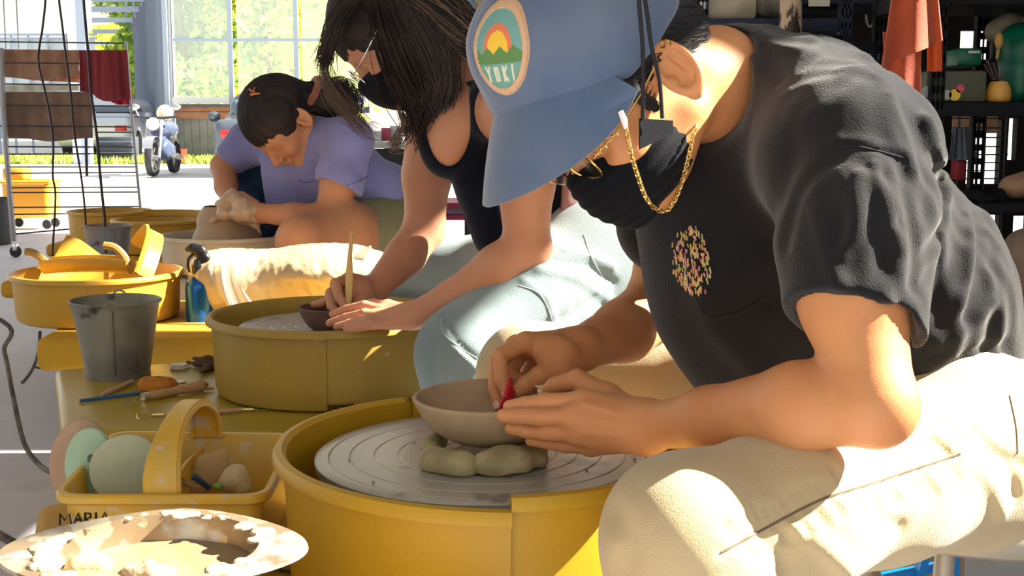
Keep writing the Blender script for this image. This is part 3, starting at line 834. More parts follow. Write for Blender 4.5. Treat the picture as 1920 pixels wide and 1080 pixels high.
def person_two():
    F_, U_, L_ = frame((-.62, -.12, -.78), (-.78, -.02, .62)); HS = 1.08
    c = V3(W(735, 62, 2.60)); R = np.stack([F_, L_, U_], 1)
    b = Sdf()
    b.chain([W(1060, 440, 2.62), W(985, 350, 2.60), W(900, 235, 2.57)], [.115, .105, .10], .05, .8, (0, 1, 0))
    b.cone(W(955, 205, 2.40), W(835, 215, 2.74), .062, .060, .04)
    b.ell(W(838, 262, 2.50), [.05, .05, .065], None, .05)
    b.chain([W(880, 150, 2.58), W(790, 110, 2.60)], [.055, .05], .03)
    p = head_sdf(b, c, F_, U_, L_, HS, .02)
    # near arm
    b.chain([W(975, 210, 2.38), W(985, 340, 2.36), W(988, 462, 2.36)], [.062, .052, .041], .02)
    b.ell(W(1006, 470, 2.36), [.024, .03, .026], None, .02)
    b.chain([W(988, 462, 2.36), W(935, 505, 2.36), W(850, 560, 2.37), W(775, 592, 2.38)], [.042, .045, .034, .025], .015)
    wr = W(775, 592, 2.38); n = (-.1, -.6, .8)
    K = [W(716, 583, 2.42), W(718, 592, 2.40), W(722, 601, 2.38), W(735, 606, 2.365)]
    for q, r in zip(K, (.014, .0145, .014, .013)): b.cone(wr, q, .021, r, .015, .75, n)
    E = [[W(684, 573, 2.44), W(650, 580, 2.455), W(624, 589, 2.46)], [W(684, 588, 2.41), W(648, 596, 2.43), W(618, 606, 2.44)],
         [W(690, 600, 2.38), W(655, 607, 2.40), W(632, 613, 2.41)], [W(700, 608, 2.36), W(672, 613, 2.375), W(650, 616, 2.385)]]
    for q, e in zip(K, E): finger(b, [q]+e, .0112, .0080, .006)
    b.cone(wr, W(728, 575, 2.44), .018, .014, .012)
    finger(b, [W(728, 575, 2.44), W(700, 570, 2.47), W(676, 572, 2.49)], .0125, .009, .006)
    # far arm
    b.chain([W(812, 225, 2.74), W(800, 330, 2.74), W(796, 428, 2.74)], [.060, .050, .042], .02)
    b.chain([W(796, 428, 2.74), W(760, 480, 2.70), W(700, 545, 2.63)], [.044, .041, .027], .015)
    w2 = W(700, 545, 2.63)
    K2 = [W(655, 523, 2.57), W(645, 530, 2.585), W(638, 545, 2.60), W(645, 558, 2.61)]
    for q in K2: b.cone(w2, q, .025, .0145, .014)
    b.ell(W(672, 548, 2.58), [.03, .026, .026], None, .014)
    finger(b, [K2[0], W(629, 532, 2.54), W(636, 558, 2.52), W(650, 580, 2.505)], .0125, .0085, .006)
    finger(b, [K2[1], W(620, 550, 2.56), W(622, 575, 2.54), W(640, 592, 2.52)], .0125, .0085, .006)
    finger(b, [K2[2], W(618, 562, 2.585), W(600, 570, 2.59), W(586, 573, 2.595)], .0105, .0075, .006)
    finger(b, [K2[3], W(625, 568, 2.60), W(608, 574, 2.61), W(594, 578, 2.615)], .0095, .0070, .006)
    b.cone(w2, W(676, 566, 2.55), .020, .015, .012)
    finger(b, [W(680, 564, 2.55), W(664, 580, 2.52), W(652, 590, 2.50)], .0145, .009, .008)
    nk = W(868, 665, 2.30); fk = W(662, 600, 2.98)
    for a, k in ((W(1110, 500, 2.52), nk), (W(1020, 480, 2.80), fk)):
        b.cone(a, k, .06, .045); b.cone(k, (k.x+.03, k.y, .10), .042, .03)
    o = sdf_mesh('person', b, (-.48, 2.15, .05), (.35, 3.15, 1.45), .0030, M_skin2)
    tag(o, 'person with long dark hair, navy tank top and pale jeans carving a small dark bowl', 'person')
    # tank top
    t = Sdf()
    t.chain([W(1050, 425, 2.62), W(985, 345, 2.60), W(905, 240, 2.57)], [.124, .114, .108], .05, .8, (0, 1, 0))
    t.cone(W(930, 205, 2.44), W(850, 220, 2.70), .060, .058, .04)
    t.ell(W(838, 265, 2.50), [.056, .056, .071], None, .05)
    t.cone(W(930, 360, 2.55), W(950, 430, 2.52), .075, .070, .04)
    t.sub(Ell(W(840, 215, 2.44), [.045, .13, .100]), .006)
    t.sub(Ell(W(990, 215, 2.33), [.085, .09, .11]), .01)
    t.sub(Ell(W(772, 235, 2.80), [.05, .16, .10]), .01)
    t.sub(Ell(W(870, 60, 2.58), [.12, .2, .10]), .01)
    t.bump(lambda P: .002*wob(P, 40, 5), .002)
    tk = sdf_mesh('tank_top', t, (-.35, 2.2, .65), (.35, 2.95, 1.45), .0045, M_navy, o)
    # mauve shirt tied round the waist
    m = Sdf(); m.chain([W(1075, 400, 2.56), W(1090, 330, 2.58)], [.095, .080], .03); m.cone(W(1060, 450, 2.58), W(1090, 380, 2.58), .09, .09, .03)
    m.cut(Plane(W(1075, 432, 2.5), (-.30, 0, -1)), .01); m.cut(Plane(W(1052, 380, 2.5), (-1, 0, .10)), .01)
    fl = [(W(1060+12*i, 340, 2.50), W(1075+12*i, 430, 2.50), .008, .005*(1 if i % 2 else -1)) for i in range(7)]
    m.bump(folds(fl), .006); m.bump(lambda P: .002*wob(P, 50, 8), .002)
    sdf_mesh('waist_shirt', m, (-.1, 2.35, .65), (.35, 2.85, 1.2), .005, M_mauve, o)['label'] = 'mauve cloth gathered at the waist'
    # jeans
    j = Sdf()
    j.chain([W(1120, 500, 2.50), W(1010, 560, 2.42), W(868, 660, 2.30)], [.125, .105, .082], .04)
    j.cone(nk, (nk.x+.03, nk.y, .12), .084, .065, .03)
    j.chain([W(1040, 490, 2.80), W(850, 530, 2.92), fk], [.115, .092, .082], .04)
    j.cone(fk, (fk.x+.03, fk.y, .12), .078, .065, .03)
    j.cone(W(1130, 480, 2.52), W(1090, 475, 2.78), .125, .12, .04)
    j.cone(W(1150, 475, 2.60), W(1135, 490, 2.62), .095, .11, .04)
    base = j.copy()
    def HJ(px, py): z = base.hit(px, py, 1.2, 4); return z if z is not None else W(px, py, 2.4)
    FL = []
    def fold(pts, w, d):
        P = [HJ(*z) for z in pts]
        FL.append((P, w, d))
    fold([(1010, 505), (1080, 520), (1140, 560)], .008, -.007); fold([(1040, 490), (1100, 500), (1150, 530)], .008, .007)
    fold([(980, 525), (1030, 560), (1040, 610)], .006, -.005); fold([(1060, 470), (1110, 480), (1150, 500)], .007, -.006)
    fold([(1000, 620), (1070, 590), (1130, 550)], .008, .006); fold([(830, 590), (850, 640), (900, 680)], .007, .005)
    fold([(835, 620), (860, 660), (895, 690)], .005, -.005); fold([(815, 650), (812, 690), (820, 730)], .010, .006)
    j.bump(folds(FL), .01); j.bump(lambda P: .002*wob(P, 32, 6), .002)
    jo = sdf_mesh('jeans', j, (-.50, 2.12, .05), (.40, 3.15, 1.05), .005, M_denim, o)
    jo['label'] = 'pale blue jeans'; js = Surf(jo)
    def seam(name, pts, r, m_, n=6):
        P = [js.hit(q[0], q[1], .5) for q in spline(pts, n)]; keep = [q for q in P if q is not None]
        mb = MB(); mb.tube(keep, r, 6); mb.build(name, m_, jo)
    seam('side_seam', [(972, 535), (1010, 550), (1032, 590), (1038, 630)], .0011, M_denimseam)
    seam('pocket_seam', [(1095, 440), (1108, 480), (1130, 520)], .0011, M_denimseam)
    seam('knee_seam', [(826, 595), (832, 625), (860, 650), (895, 672)], .0011, M_denimseam)
    for k in (nk, fk):
        s = Sdf(); s.ell((k.x+.03, k.y, .07), [.055, .045, .06], None, .03)
        s.cone((k.x+.03, k.y, .05), (k.x-.14, k.y, .04), .048, .038, .02, .75, (0, 0, 1)); s.cut(Plane((0, 0, .006), (0, 0, -1)))
        sdf_mesh('shoe', s, (k.x-.22, k.y-.1, -.01), (k.x+.12, k.y+.1, .15), .006, MATS['canvas_shoe'], o)
    # hair
    h = Sdf()
    h.ell(p(-.014, .035), np.array([.108, .092, .098])*HS, R, .01)
    h.cone(p(-.07, .02), W(800, 110, 2.58), .07, .055, .04)
    h.cone(W(790, 130, 2.52), W(800, 200, 2.50), .052, .030, .03)
    h.cone(p(-.01, -.01, .07), p(.0, -.08, .08), .035, .03, .02)
    h.cone(p(-.01, -.01, -.07), p(.0, -.07, -.08), .035, .025, .02)
    h.sub(Ell(p(.085, -.04), np.array([.062, .068, .072])*HS, R), .01)
    h.bump(lambda P: .0025*np.sin((P@(F_*.5+L_+U_*.2))*520+3*wob(P, 30, 2)), .003)
    ho = sdf_mesh('hair', h, tuple(V3(c)-.25), tuple(V3(c)+.25), .0036, M_hair2, o)
    ho['label'] = 'long loose dark brown hair'
    G = lambda *q: [V3(W(*z)) for z in q]
    guides = [G((640, -20, 2.53), (610, 50, 2.52), (603, 100, 2.50), (600, 118, 2.50)),
              G((690, -30, 2.48), (640, 30, 2.47), (620, 80, 2.48), (612, 112, 2.49))]
    locks('hair_strands', guides, 260, .006, .0007, M_hair2, ho, 3)
    guides = [G((690, -20, 2.48), (700, 40, 2.46), (715, 100, 2.46), (740, 170, 2.46), (775, 230, 2.47), (768, 265, 2.48)),
              G((720, -20, 2.47), (740, 50, 2.45), (765, 110, 2.45), (790, 160, 2.46), (800, 210, 2.47), (785, 240, 2.48)),
              G((760, -20, 2.48), (800, 40, 2.46), (830, 90, 2.46), (840, 140, 2.47), (830, 190, 2.48), (812, 215, 2.48))]
    locks('hair_strands', guides, 620, .011, .0009, M_hair2, ho, 4, .006)
    guides = [G((740, -25, 2.50), (800, 0, 2.47), (850, 40, 2.46), (880, 75, 2.46), (900, 84, 2.46)),
              G((720, -20, 2.50), (790, 25, 2.46), (840, 70, 2.46), (870, 88, 2.46), (905, 90, 2.46)),
              G((790, -30, 2.55), (840, -5, 2.52), (870, 20, 2.50), (888, 50, 2.50), (895, 70, 2.50))]
    locks('hair_strands', guides, 420, .010, .0008, M_hair2, ho, 5, .006)
    locks('hair_highlights', guides, 150, .012, .0006, M_hair2b, ho, 6, .008)
    guides = [G((668, 30, 2.66), (632, 80, 2.665), (615, 110, 2.665), (625, 150, 2.665), (650, 190, 2.66), (680, 225, 2.66), (705, 248, 2.66)),
              G((664, 20, 2.67), (622, 75, 2.675), (608, 120, 2.675), (612, 165, 2.675), (640, 205, 2.68), (672, 235, 2.68), (690, 245, 2.68))]
    locks('hair_highlights', guides, 110, .009, .0005, M_hair2b, ho, 7, .008)
    locks('hair_highlights', [G((745, 200, 2.45), (755, 235, 2.46), (742, 262, 2.47), (735, 275, 2.47), (748, 272, 2.47))], 50, .006, .0005, M_hair2b, ho, 8, .008)
    # mask
    mk = Sdf(); mk.ell(p(.045, -.052), np.array([.074, .070, .054])*HS, R, .01); mk.cone(p(.105, -.024), p(.085, -.09), .0165, .018, .03)
    mk.cut(Plane(p(.06, -.018), U_-F_*.22), .003); mk.cut(Plane(p(.0, -.05, 0), -F_+U_*.1), .003)
    mk.sub(Ell(p(.03, -.055), np.array([.074, .060, .052])*HS, R), .003)
    mo = sdf_mesh('face_mask', mk, tuple(V3(c)-.2), tuple(V3(c)+.2), .0036, MATS['black_mask'], o)
    mb = MB(); mb.tube([Vector(p(.0, -.03, .082)), Vector(p(.03, -.04, .078)), Vector(p(.06, -.045, .07))], .0018, 5); mb.build('ear_loop', MATS['elastic'], mo)
    # glasses
    mb = MB()
    for sg in (1, -1):
        cx = V3(p(.106, -.004, .034*sg)); mb.tube([Vector(cx+L_*.026*math.cos(a)+U_*.021*math.sin(a)) for a in [2*PI*k/24 for k in range(25)]], .0014, 5)
    mb.tube([Vector(p(.107, .002, -.01)), Vector(p(.112, .006, 0)), Vector(p(.107, .002, .01))], .0014, 5)
    mb.tube([Vector(p(.106, .002, .062)), Vector(p(.07, .006, .08)), Vector(p(.0, .02, .088))], .0014, 5)
    g = mb.build('glasses', mat('silver_metal', (.75, .75, .76), .22, metal=1), o); g['label'] = 'silver wire-rimmed glasses'
    mb = MB(); mb.tube([Vector(z) for z in spline([V3(p(.085, 0, .075)), V3(p(.03, -.075, .08)), V3(p(-.02, -.05, .088))], 8)], .0012, 5)
    mb.build('glasses_chain', M_gold, g)
    return o, b
P2, sdf2 = person_two()

# ================================================================== PERSON 3
M_violet = mat('violet_cotton', (.19, .20, .46), .9, (.23, .24, .51), 7, bump=.4, bscale=400, sheen=.3, spec=.2)
M_olive = mat('olive_cotton', (.24, .22, .125), .9, bump=.4, bscale=400, spec=.2)
M_denimdark = mat('dark_denim', (.008, .022, .055), .9, (.02, .05, .10), 14, bump=.4, bscale=300, spec=.2)
M_wetclay = mat('wet_clay', (.42, .30, .21), .35, (.52, .38, .27), 30, bump=.6, bscale=90)
def person_three():
    F_, U_, L_ = frame((-.28, -.45, -.85), (-.60, -.55, .50)); HS = 1.20
    c = V3(W(528, 232, 4.25)); R = np.stack([F_, L_, U_], 1); b = Sdf()
    b.chain([W(690, 385, 4.42), W(620, 320, 4.38), W(570, 260, 4.34)], [.12, .12, .09], .05)
    b.cone(W(470, 265, 4.48), W(655, 255, 4.22), .062, .062, .04)
    p = head_sdf(b, c, F_, U_, L_, HS, .02)
    b.cone(p(-.03, -.04), W(580, 262, 4.33), .055, .055, .02)
    b.chain([W(652, 270, 4.22), W(632, 350, 4.18), W(614, 408, 4.14)], [.062, .056, .046], .02)
    b.chain([W(612, 408, 4.14), W(550, 404, 4.12), W(492, 400, 4.16)], [.045, .040, .030], .015)
    b.chain([W(458, 270, 4.48), W(420, 312, 4.46)], [.058, .045], .02)
    b.chain([W(420, 312, 4.46), W(424, 350, 4.38), W(432, 378, 4.30)], [.044, .038, .028], .015)
    w1 = W(492, 400, 4.16); w2 = W(432, 378, 4.30)
    for i in range(4):
        q = W(462-2*i, 378+8*i, 4.17); b.cone(w1, q, .026, .015, .012); finger(b, [q, W(436, 378+8*i, 4.17), W(412, 382+9*i, 4.18)], .0125, .010, .006)
        q = W(440+8*i, 392, 4.24); b.cone(w2, q, .024, .015, .012); finger(b, [q, W(446+9*i, 402, 4.20), W(452+9*i, 414, 4.18)], .0125, .010, .006)
    finger(b, [W(478, 382, 4.18), W(455, 366, 4.20), W(434, 362, 4.22)], .015, .010, .01)
    finger(b, [W(440, 385, 4.26), W(425, 395, 4.22), W(412, 405, 4.20)], .014, .010, .01)
    nk = W(566, 452, 4.02)
    b.chain([W(720, 440, 4.35), W(650, 440, 4.18), nk], [.115, .100, .082], .04)
    b.cone(nk, (nk.x-.02, nk.y-.02, .12), .070, .04, .03)
    fk = W(470, 440, 4.72); b.cone(W(650, 410, 4.6), fk, .09, .07, .03); b.cone(fk, (fk.x, fk.y, .12), .06, .04, .03)
    b.bump(lambda P: .001*wob(P, 30, 3), .001)
    o = sdf_mesh('person', b, (-1.10, 3.8, .05), (-.25, 4.9, 1.42), .0046, M_skin3)
    tag(o, 'farthest person, in a violet T-shirt and olive shorts, pressing wet clay', 'person')
    t = Sdf()
    t.chain([W(700, 372, 4.42), W(625, 315, 4.38), W(570, 268, 4.34)], [.130, .135, .105], .05)
    t.cone(W(470, 272, 4.48), W(655, 262, 4.22), .074, .074, .04)
    t.chain([W(655, 268, 4.22), W(640, 330, 4.19), W(636, 362, 4.175)], [.078, .074, .072], .03)
    t.cone(W(462, 268, 4.48), W(430, 300, 4.47), .070, .060, .03)
    t.cone(W(540, 320, 4.35), W(540, 380, 4.38), .09, .075, .05)
    t.cone(W(730, 360, 4.48), W(715, 385, 4.45), .10, .10, .04)
    q0 = V3(W(640, 345, 4.10)); hn = V3(W(632, 400, 4.15))-V3(W(645, 300, 4.2)); hn /= np.linalg.norm(hn); hn = hn+np.array([-.25, 0, 0]); hn /= np.linalg.norm(hn)
    class N3:
        def __call__(s, P):
            a = (P-q0)@hn; q = (P-V3(W(636, 362, 4.175))); q = q-(q@hn)[..., None]*hn; r = np.sqrt((q*q).sum(-1))-.085
            return np.maximum(-a, np.maximum(a-.10, r))
    t.sub(N3(), .004); t.sub(Cone(W(637, 335, 4.185), W(622, 390, 4.155), .062, .055), .003)
    t.cut(Plane(W(425, 305, 4.45), (-.75, 0, -.65)), .006)
    t.cut(Plane(W(640, 405, 4.3), (.12, 0, -1)), .02)
    t.sub(Cone(p(-.01, -.06), W(555, 258, 4.30), .075, .055), .01)
    fl = [(W(660, 300, 4.1), W(720, 390, 4.3), .02, .008), (W(690, 290, 4.1), W(745, 370, 4.3), .02, -.006), (W(560, 320, 4.15), W(610, 345, 4.1), .02, .006),
          (W(585, 300, 4.15), (W(560, 385, 4.25)), .02, -.006), (W(610, 275, 4.15), W(598, 340, 4.1), .014, .008), (W(500, 300, 4.25), W(540, 390, 4.25), .02, .006)]
    t.bump(folds(fl), .01); t.bump(lambda P: .003*wob(P, 22, 6), .003)
    tt = sdf_mesh('t_shirt', t, (-1.1, 3.9, .55), (-.2, 4.75, 1.35), .007, M_violet, o); tt['label'] = 'violet short-sleeved T-shirt'
    ss = Surf(tt); mb = MB()
    P = [ss.hit(x, y) for x, y in spline([(600, 340), (640, 348), (672, 340), (690, 330)], 5)]; P = [q for q in P if q]
    if len(P) > 2: mb.tube(P, .0015, 5)
    P = [ss.hit(x, y) for x, y in spline([(560, 338), (575, 342), (592, 338)], 5)]; P = [q for q in P if q]
    if len(P) > 2: mb.tube(P, .002, 5)
    mb.build('stitching', mat('violet_thread', (.08, .08, .28), .9), tt)
    s = Sdf(); s.chain([W(740, 430, 4.42), W(665, 442, 4.22)], [.135, .112], .04); s.cone(W(730, 420, 4.45), W(700, 410, 4.62), .12, .11, .04)
    s.cone(W(700, 400, 4.62), W(610, 420, 4.66), .10, .09, .03)
    s.cut(Plane(W(668, 440, 4.15), (-1, -.1, -.35)), .008); s.bump(lambda P: .004*wob(P, 25, 4), .004)
    s.sub(Cone(W(700, 440, 4.3), W(600, 441, 4.10), .102, .098), .003)
    so_ = sdf_mesh('shorts', s, (-.9, 3.9, .35), (-.1, 4.9, 1.05), .007, M_olive, o); so_['label'] = 'olive cotton shorts'
    a = Sdf(); a.chain([W(468, 310, 4.52), W(500, 360, 4.52), W(520, 400, 4.50)], [.06, .10, .10], .04, .5, (0, 1, 0))
    a.bump(lambda P: .003*wob(P, 25, 2), .003)
    sdf_mesh('apron', a, (-1.15, 4.3, .5), (-.6, 4.7, 1.1), .008, M_denimdark, o)['label'] = 'dark denim apron'
    h = Sdf(); h.ell(p(-.014, .040), np.array([.106, .088, .096])*HS, R, .01); h.cone(p(-.08, .03), W(596, 186, 4.30), .055, .045, .03)
    h.sub(Ell(p(.090, -.045), np.array([.060, .08, .070])*HS, R), .01); h.sub(Ell(p(-.0, -.02, .095), np.array([.03, .03, .035])*HS, R), .01)
    h.chain([W(600, 180, 4.32), W(625, 195, 4.32), W(618, 218, 4.32)], [.05, .05, .03], .03)
    h.bump(lambda P: .003*np.sin((P@(F_*.3+L_+U_*.3))*300+3*wob(P, 20, 2)), .003)
    ho = sdf_mesh('hair', h, tuple(V3(c)-.33), tuple(V3(c)+.33), .006, mat('near_black_hair', (.012, .010, .013), .6, (.026, .018, .018), 12, spec=.25), o)
    ho['label'] = 'dark hair tied back in a ponytail'
    mb = MB(); ctr = V3(W(585, 172, 4.28)); ax = V3(W(612, 185, 4.30))-ctr; ax /= np.linalg.norm(ax); n1 = np.cross(ax, [0, 0, 1.]); n1 /= np.linalg.norm(n1); n2 = np.cross(ax, n1)
    mb.tube([Vector(ctr+(n1*math.cos(a_)+n2*math.sin(a_))*(.046+.004*math.sin(9*a_))) for a_ in [2*PI*k/36 for k in range(37)]], .012, 8)
    mb.build('scrunchie', mat('rust_velvet', (.25, .07, .04), .8, sheen=.5), ho)['label'] = 'rust-coloured scrunchie'
    mb = MB(); hs = Surf(ho)
    for q in ([(468, 168), (480, 176)], [(474, 182), (479, 165)], [(470, 178), (488, 176)]):
        P = [hs.hit(x, y, .5, off=.004) for x, y in q]
        if all(P): mb.tube(P, .0035, 5)
    mb.build('hair_clip', mat('copper', (.6, .28, .14), .35, metal=1), ho)
    G = lambda *q: [V3(W(*z)) for z in q]
    locks('hair_strands', [G((598, 170, 4.28), (625, 168, 4.27), (645, 190, 4.27), (640, 222, 4.27)), G((600, 160, 4.3), (635, 155, 4.3), (660, 180, 4.3), (655, 215, 4.3))], 260, .014, .0011, MATS['near_black_hair'], ho, 9, .012)
    # clay slurry on the hands
    sl_ = Sdf()
    for (x, y, Y, r) in ((418, 382, 4.15, .028), (436, 372, 4.14, .03), (452, 384, 4.13, .034), (425, 400, 4.14, .032), (452, 402, 4.12, .034), (470, 396, 4.12, .028), (436, 362, 4.16, .02), (482, 410, 4.13, .02)):
        sl_.ell(W(x, y, Y+.03), [r*1.1, r*.9, r*.72], None, .015)
    sl_.bump(lambda P: .006*wob(P, 90, 4), .006)
    sdf_mesh('slip_coating', sl_, (-1.15, 4.0, .6), (-.75, 4.35, .95), .004, M_wetclay, o)['label'] = 'wet clay coating both hands'
    return o, b
P3, sdf3 = person_three()
# ------------------------------------------------------------------ materials
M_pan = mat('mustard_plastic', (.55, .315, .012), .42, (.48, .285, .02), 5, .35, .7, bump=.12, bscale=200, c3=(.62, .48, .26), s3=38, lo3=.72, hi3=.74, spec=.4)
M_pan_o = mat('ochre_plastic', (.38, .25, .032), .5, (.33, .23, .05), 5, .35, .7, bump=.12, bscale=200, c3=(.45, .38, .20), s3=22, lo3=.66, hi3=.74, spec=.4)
M_pan_y = mat('yellow_plastic', (.55, .31, .025), .42, (.49, .29, .04), 6, .35, .7, spec=.4, c3=(.66, .50, .26), s3=26, lo3=.69, hi3=.75)
M_pan_w = mat('pale_plastic', (.62, .55, .42), .5, (.52, .44, .32), 9, .4, .7)
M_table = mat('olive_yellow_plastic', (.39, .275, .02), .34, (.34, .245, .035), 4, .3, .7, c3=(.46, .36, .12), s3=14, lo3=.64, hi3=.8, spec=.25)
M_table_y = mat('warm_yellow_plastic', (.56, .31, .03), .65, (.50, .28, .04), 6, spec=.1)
M_headm = mat('wheel_aluminium', (.42, .41, .38), .30, (.54, .50, .42), 6, .35, .65, metal=.35, c3=(.24, .23, .22), s3=12, lo3=.6, hi3=.66, bump=.2, bscale=60, stretch=(1, 1, 4))
M_clay = mat('pale_clay', (.47, .35, .21), .75, (.40, .29, .17), 14, bump=.25, bscale=150)
M_lump = mat('green_grey_clay', (.42, .35, .19), .6, (.28, .24, .11), 26, .42, .6, bump=.5, bscale=80)
M_black = mat('black_metal', (.012, .012, .014), .5)
M_chrome = mat('brushed_steel', (.70, .70, .68), .28, metal=1)
M_steel = mat('grey_metal', (.33, .33, .32), .45, metal=.6)
M_clayd = mat('dark_clay', (.15, .085, .065), .6, (.12, .07, .055), 20, bump=.2, bscale=160)
# ------------------------------------------------------------------ splash pans
def splash_pan(c, R, m, label, seams=(117, 277), drop=(0, 0), slot=None, H=.16, lip=.012, group=None):
    t = thing('splash_pan', (c[0], c[1], c[2]-H), label, 'splash pan', group)
    for i in range(2):
        a0, a1 = (seams[0], seams[1]) if i == 0 else (seams[1]-360, seams[0])
        dr = drop[i]; r = R+(.003 if i == 0 else 0)
        prof = [(r*.30, -H+.003), (r*.86, -H+.003), (r*.915, -H+.016), (r*.925, -.05), (r*.935, -.004), (r*.955, .0015), (r*.985, 0), (r, -.007), (r*.998, -lip), (r*.984, -lip-.001), (r*.955, -lip*.6),
                (r*.945, -.05), (r*.932, -H+.02), (r*.915, -H+.006), (r*.87, -H), (r*.30, -H)]
        n = 72; A0, A1 = math.radians(a0), math.radians(a1)
        mb = MB(); mb.lathe(prof+[prof[0]], (0, 0, 0), n, a0=A0, a1=A1)
        bm = mb.bm; bm.verts.ensure_lookup_table()
        per = len(prof)+1
        f0 = [bm.verts[j] for j in range(per-1)]; f1 = [bm.verts[n*per+j] for j in range(per-1)]
        bmesh.ops.remove_doubles(bm, verts=bm.verts, dist=1e-6)
        for v in bm.verts:
            a = math.degrees(math.atan2(v.co.y, v.co.x)) % 360
            if dr:
                if i == 0: w = max(0, min(1, ((a-seams[0]) % 360)/((seams[1]-seams[0]) % 360)))
                else: w = 1-max(0, min(1, ((a-(seams[1]-360)) % 360)/((seams[0]-(seams[1]-360)) % 360)))
                v.co.z += dr*w*w
                if v.co.z > -H*.5: v.co.x *= 1+.03*w*w*(1 if dr < 0 else -1)*.5; v.co.y *= 1+.03*w*w*(1 if dr < 0 else -1)*.5
        if slot:
            kill = []
            for f in bm.faces:
                q = f.calc_center_median(); a = math.degrees(math.atan2(q.y, q.x)) % 360
                if slot[0] % 360 < a < slot[1] % 360 and -H+.004 < q.z < -H+slot[2] and math.hypot(q.x, q.y) > R*.88: kill.append(f)
            if kill: bmesh.ops.delete(bm, geom=kill, context='FACES')
        bmesh.ops.holes_fill(bm, edges=[e for e in bm.edges if e.is_boundary and abs(e.verts[0].co.z) < 9 and not slot], sides=40)
        for v in bm.verts: v.co.z += H
        mb.build('pan_half', m, t)
        t.children[-1].data.transform(Matrix.Translation((c[0], c[1], c[2]-H)))if False else None
    return t
# NB: the children above are built in the thing's own coordinates, so undo link()'s world shift
def local(o, root):
    o.data.transform(Matrix.LocRotScale(root.location, root.rotation_euler, None)); return o
def table(poly, z, th, m, label, head=None, name='potters_wheel', legs=True, hz=None, hr=.2, M=None, group=None, bev=.02, li=.86):
    cx = sum(p[0] for p in poly)/len(poly); cy = sum(p[1] for p in poly)/len(poly)
    t = thing(name, (cx, cy, 0), label, "potter's wheel", group)
    MB().prism(poly, z-th, z, bev, 4).build('tabletop', m, t)
    for p in poly:
        q = Vector((cx+(p[0]-cx)*li, cy+(p[1]-cy)*li, 0)); mb = MB(); mb.box((q.x, q.y, (z-th)/2), (.035, .035, z-th), None, .003); mb.build('leg', M_black, t)
    if head:
        mb = MB(); mb.lathe([(0, z-.02), (.035, z-.02), (.035, hz-.012)], (head[0], head[1], 0), 24); mb.build('shaft', M_steel, t)
        prof = [(0, hz-.012), (hr, hz-.012), (hr+.001, hz-.002), (hr-.002, hz)]
        rr = hr-.004
        for g in (.92, .80, .66, .52, .40, .30, .2):
            prof += [(hr*g+.0014, hz), (hr*g, hz-.0011), (hr*g-.0014, hz)]
        prof += [(0, hz)]
        mb = MB(); mb.lathe(prof, (head[0], head[1], 0), 96); mb.build('wheel_head', M or M_headm, t)
    return t
def fixpan(t):
    for o in t.children: local(o, t)   # (meshes were shifted to the origin frame on linking)
    return t
C1 = W(915, 820, 1.50); C1 = Vector((C1.x, 1.5, .646))
pan1 = fixpan(splash_pan(C1, .252, M_pan, 'large mustard splash pan nearest the camera, holding a bowl on its wheel', (117, 276.5), (-.013, .0), (277.5, 295, .022), .165, .014))
table([(-.69, 1.80), (-.50, 1.22), (-.43, 1.02), (-.10, .98), (.04, 1.18), (.04, 1.80), (-.25, 1.95)], .472, .09, M_table_y, "mustard potter's wheel in the foreground under the blue-capped person's bowl", (C1.x, C1.y), hz=.628, hr=.206)
C2 = W(621, 590, 2.62); C2 = Vector((C2.x, 2.62, .625))
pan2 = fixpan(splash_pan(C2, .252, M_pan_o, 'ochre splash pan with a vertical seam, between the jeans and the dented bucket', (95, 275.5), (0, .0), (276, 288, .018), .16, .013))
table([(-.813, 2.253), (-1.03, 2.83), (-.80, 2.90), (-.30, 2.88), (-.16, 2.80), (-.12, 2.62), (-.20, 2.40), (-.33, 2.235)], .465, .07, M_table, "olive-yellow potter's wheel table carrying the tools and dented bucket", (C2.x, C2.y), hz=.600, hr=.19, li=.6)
C3 = W(184, 516, 3.52); C3 = Vector((C3.x, 3.52, .602))
pan3 = fixpan(splash_pan(C3, .232, M_pan_y, 'yellow splash pan heaped with loose pan pieces, at left', (100, 280), (0, 0), None, .13, .012))
table([(-1.20, 3.17), (-1.24, 3.86), (-.42, 3.88), (-.20, 3.60), (-.34, 3.20)], .472, .085, M_table_y, "yellow potter's wheel table below the blue spray bottle", None, li=.62)
C4 = W(424, 440, 4.30); C4 = Vector((C4.x, 4.30, .632))
pan4 = fixpan(splash_pan(C4, .222, M_pan_w, 'pale cream splash pan in front of the person in violet', (90, 264), (0, 0), None, .12, .011))
table([(-1.22, 4.04), (-1.26, 4.58), (-.78, 4.60), (-.76, 4.20), (-.80, 4.04)], .50, .07, M_pan_w, "pale potter's wheel behind the bag of clay", (C4.x, C4.y), hz=.610, hr=.165, M=mat('wet_plastic', (.55, .58, .68), .12, (.6, .6, .66), 10))
C5 = W(300, 409, 5.45); C5 = Vector((C5.x, 5.45, .592))
pan5 = fixpan(splash_pan(C5, .205, M_pan_y, 'yellow splash pan behind the pale pan and left of it', (75, 200), (0, 0), None, .14, .012))
C6 = W(208, 411, 5.95); C6 = Vector((C6.x, 5.95, .590))
pan6 = fixpan(splash_pan(C6, .195, M_pan_y, 'farthest yellow splash pan, partly behind its neighbour and the small bucket', (75, 250), (0, 0), None, .14, .012))
table([(-1.80, 4.45), (-1.84, 5.74), (-1.20, 5.72), (-1.16, 5.15), (-1.40, 4.45)], .450, .06, M_table_y, "yellow potter's wheel table under the small enamel bucket", li=.55)
table([(-2.12, 5.78), (-2.12, 6.25), (-1.50, 6.25), (-1.50, 5.78)], .448, .06, M_table_y, "farthest yellow potter's wheel table, below the hanging cords", li=.5)
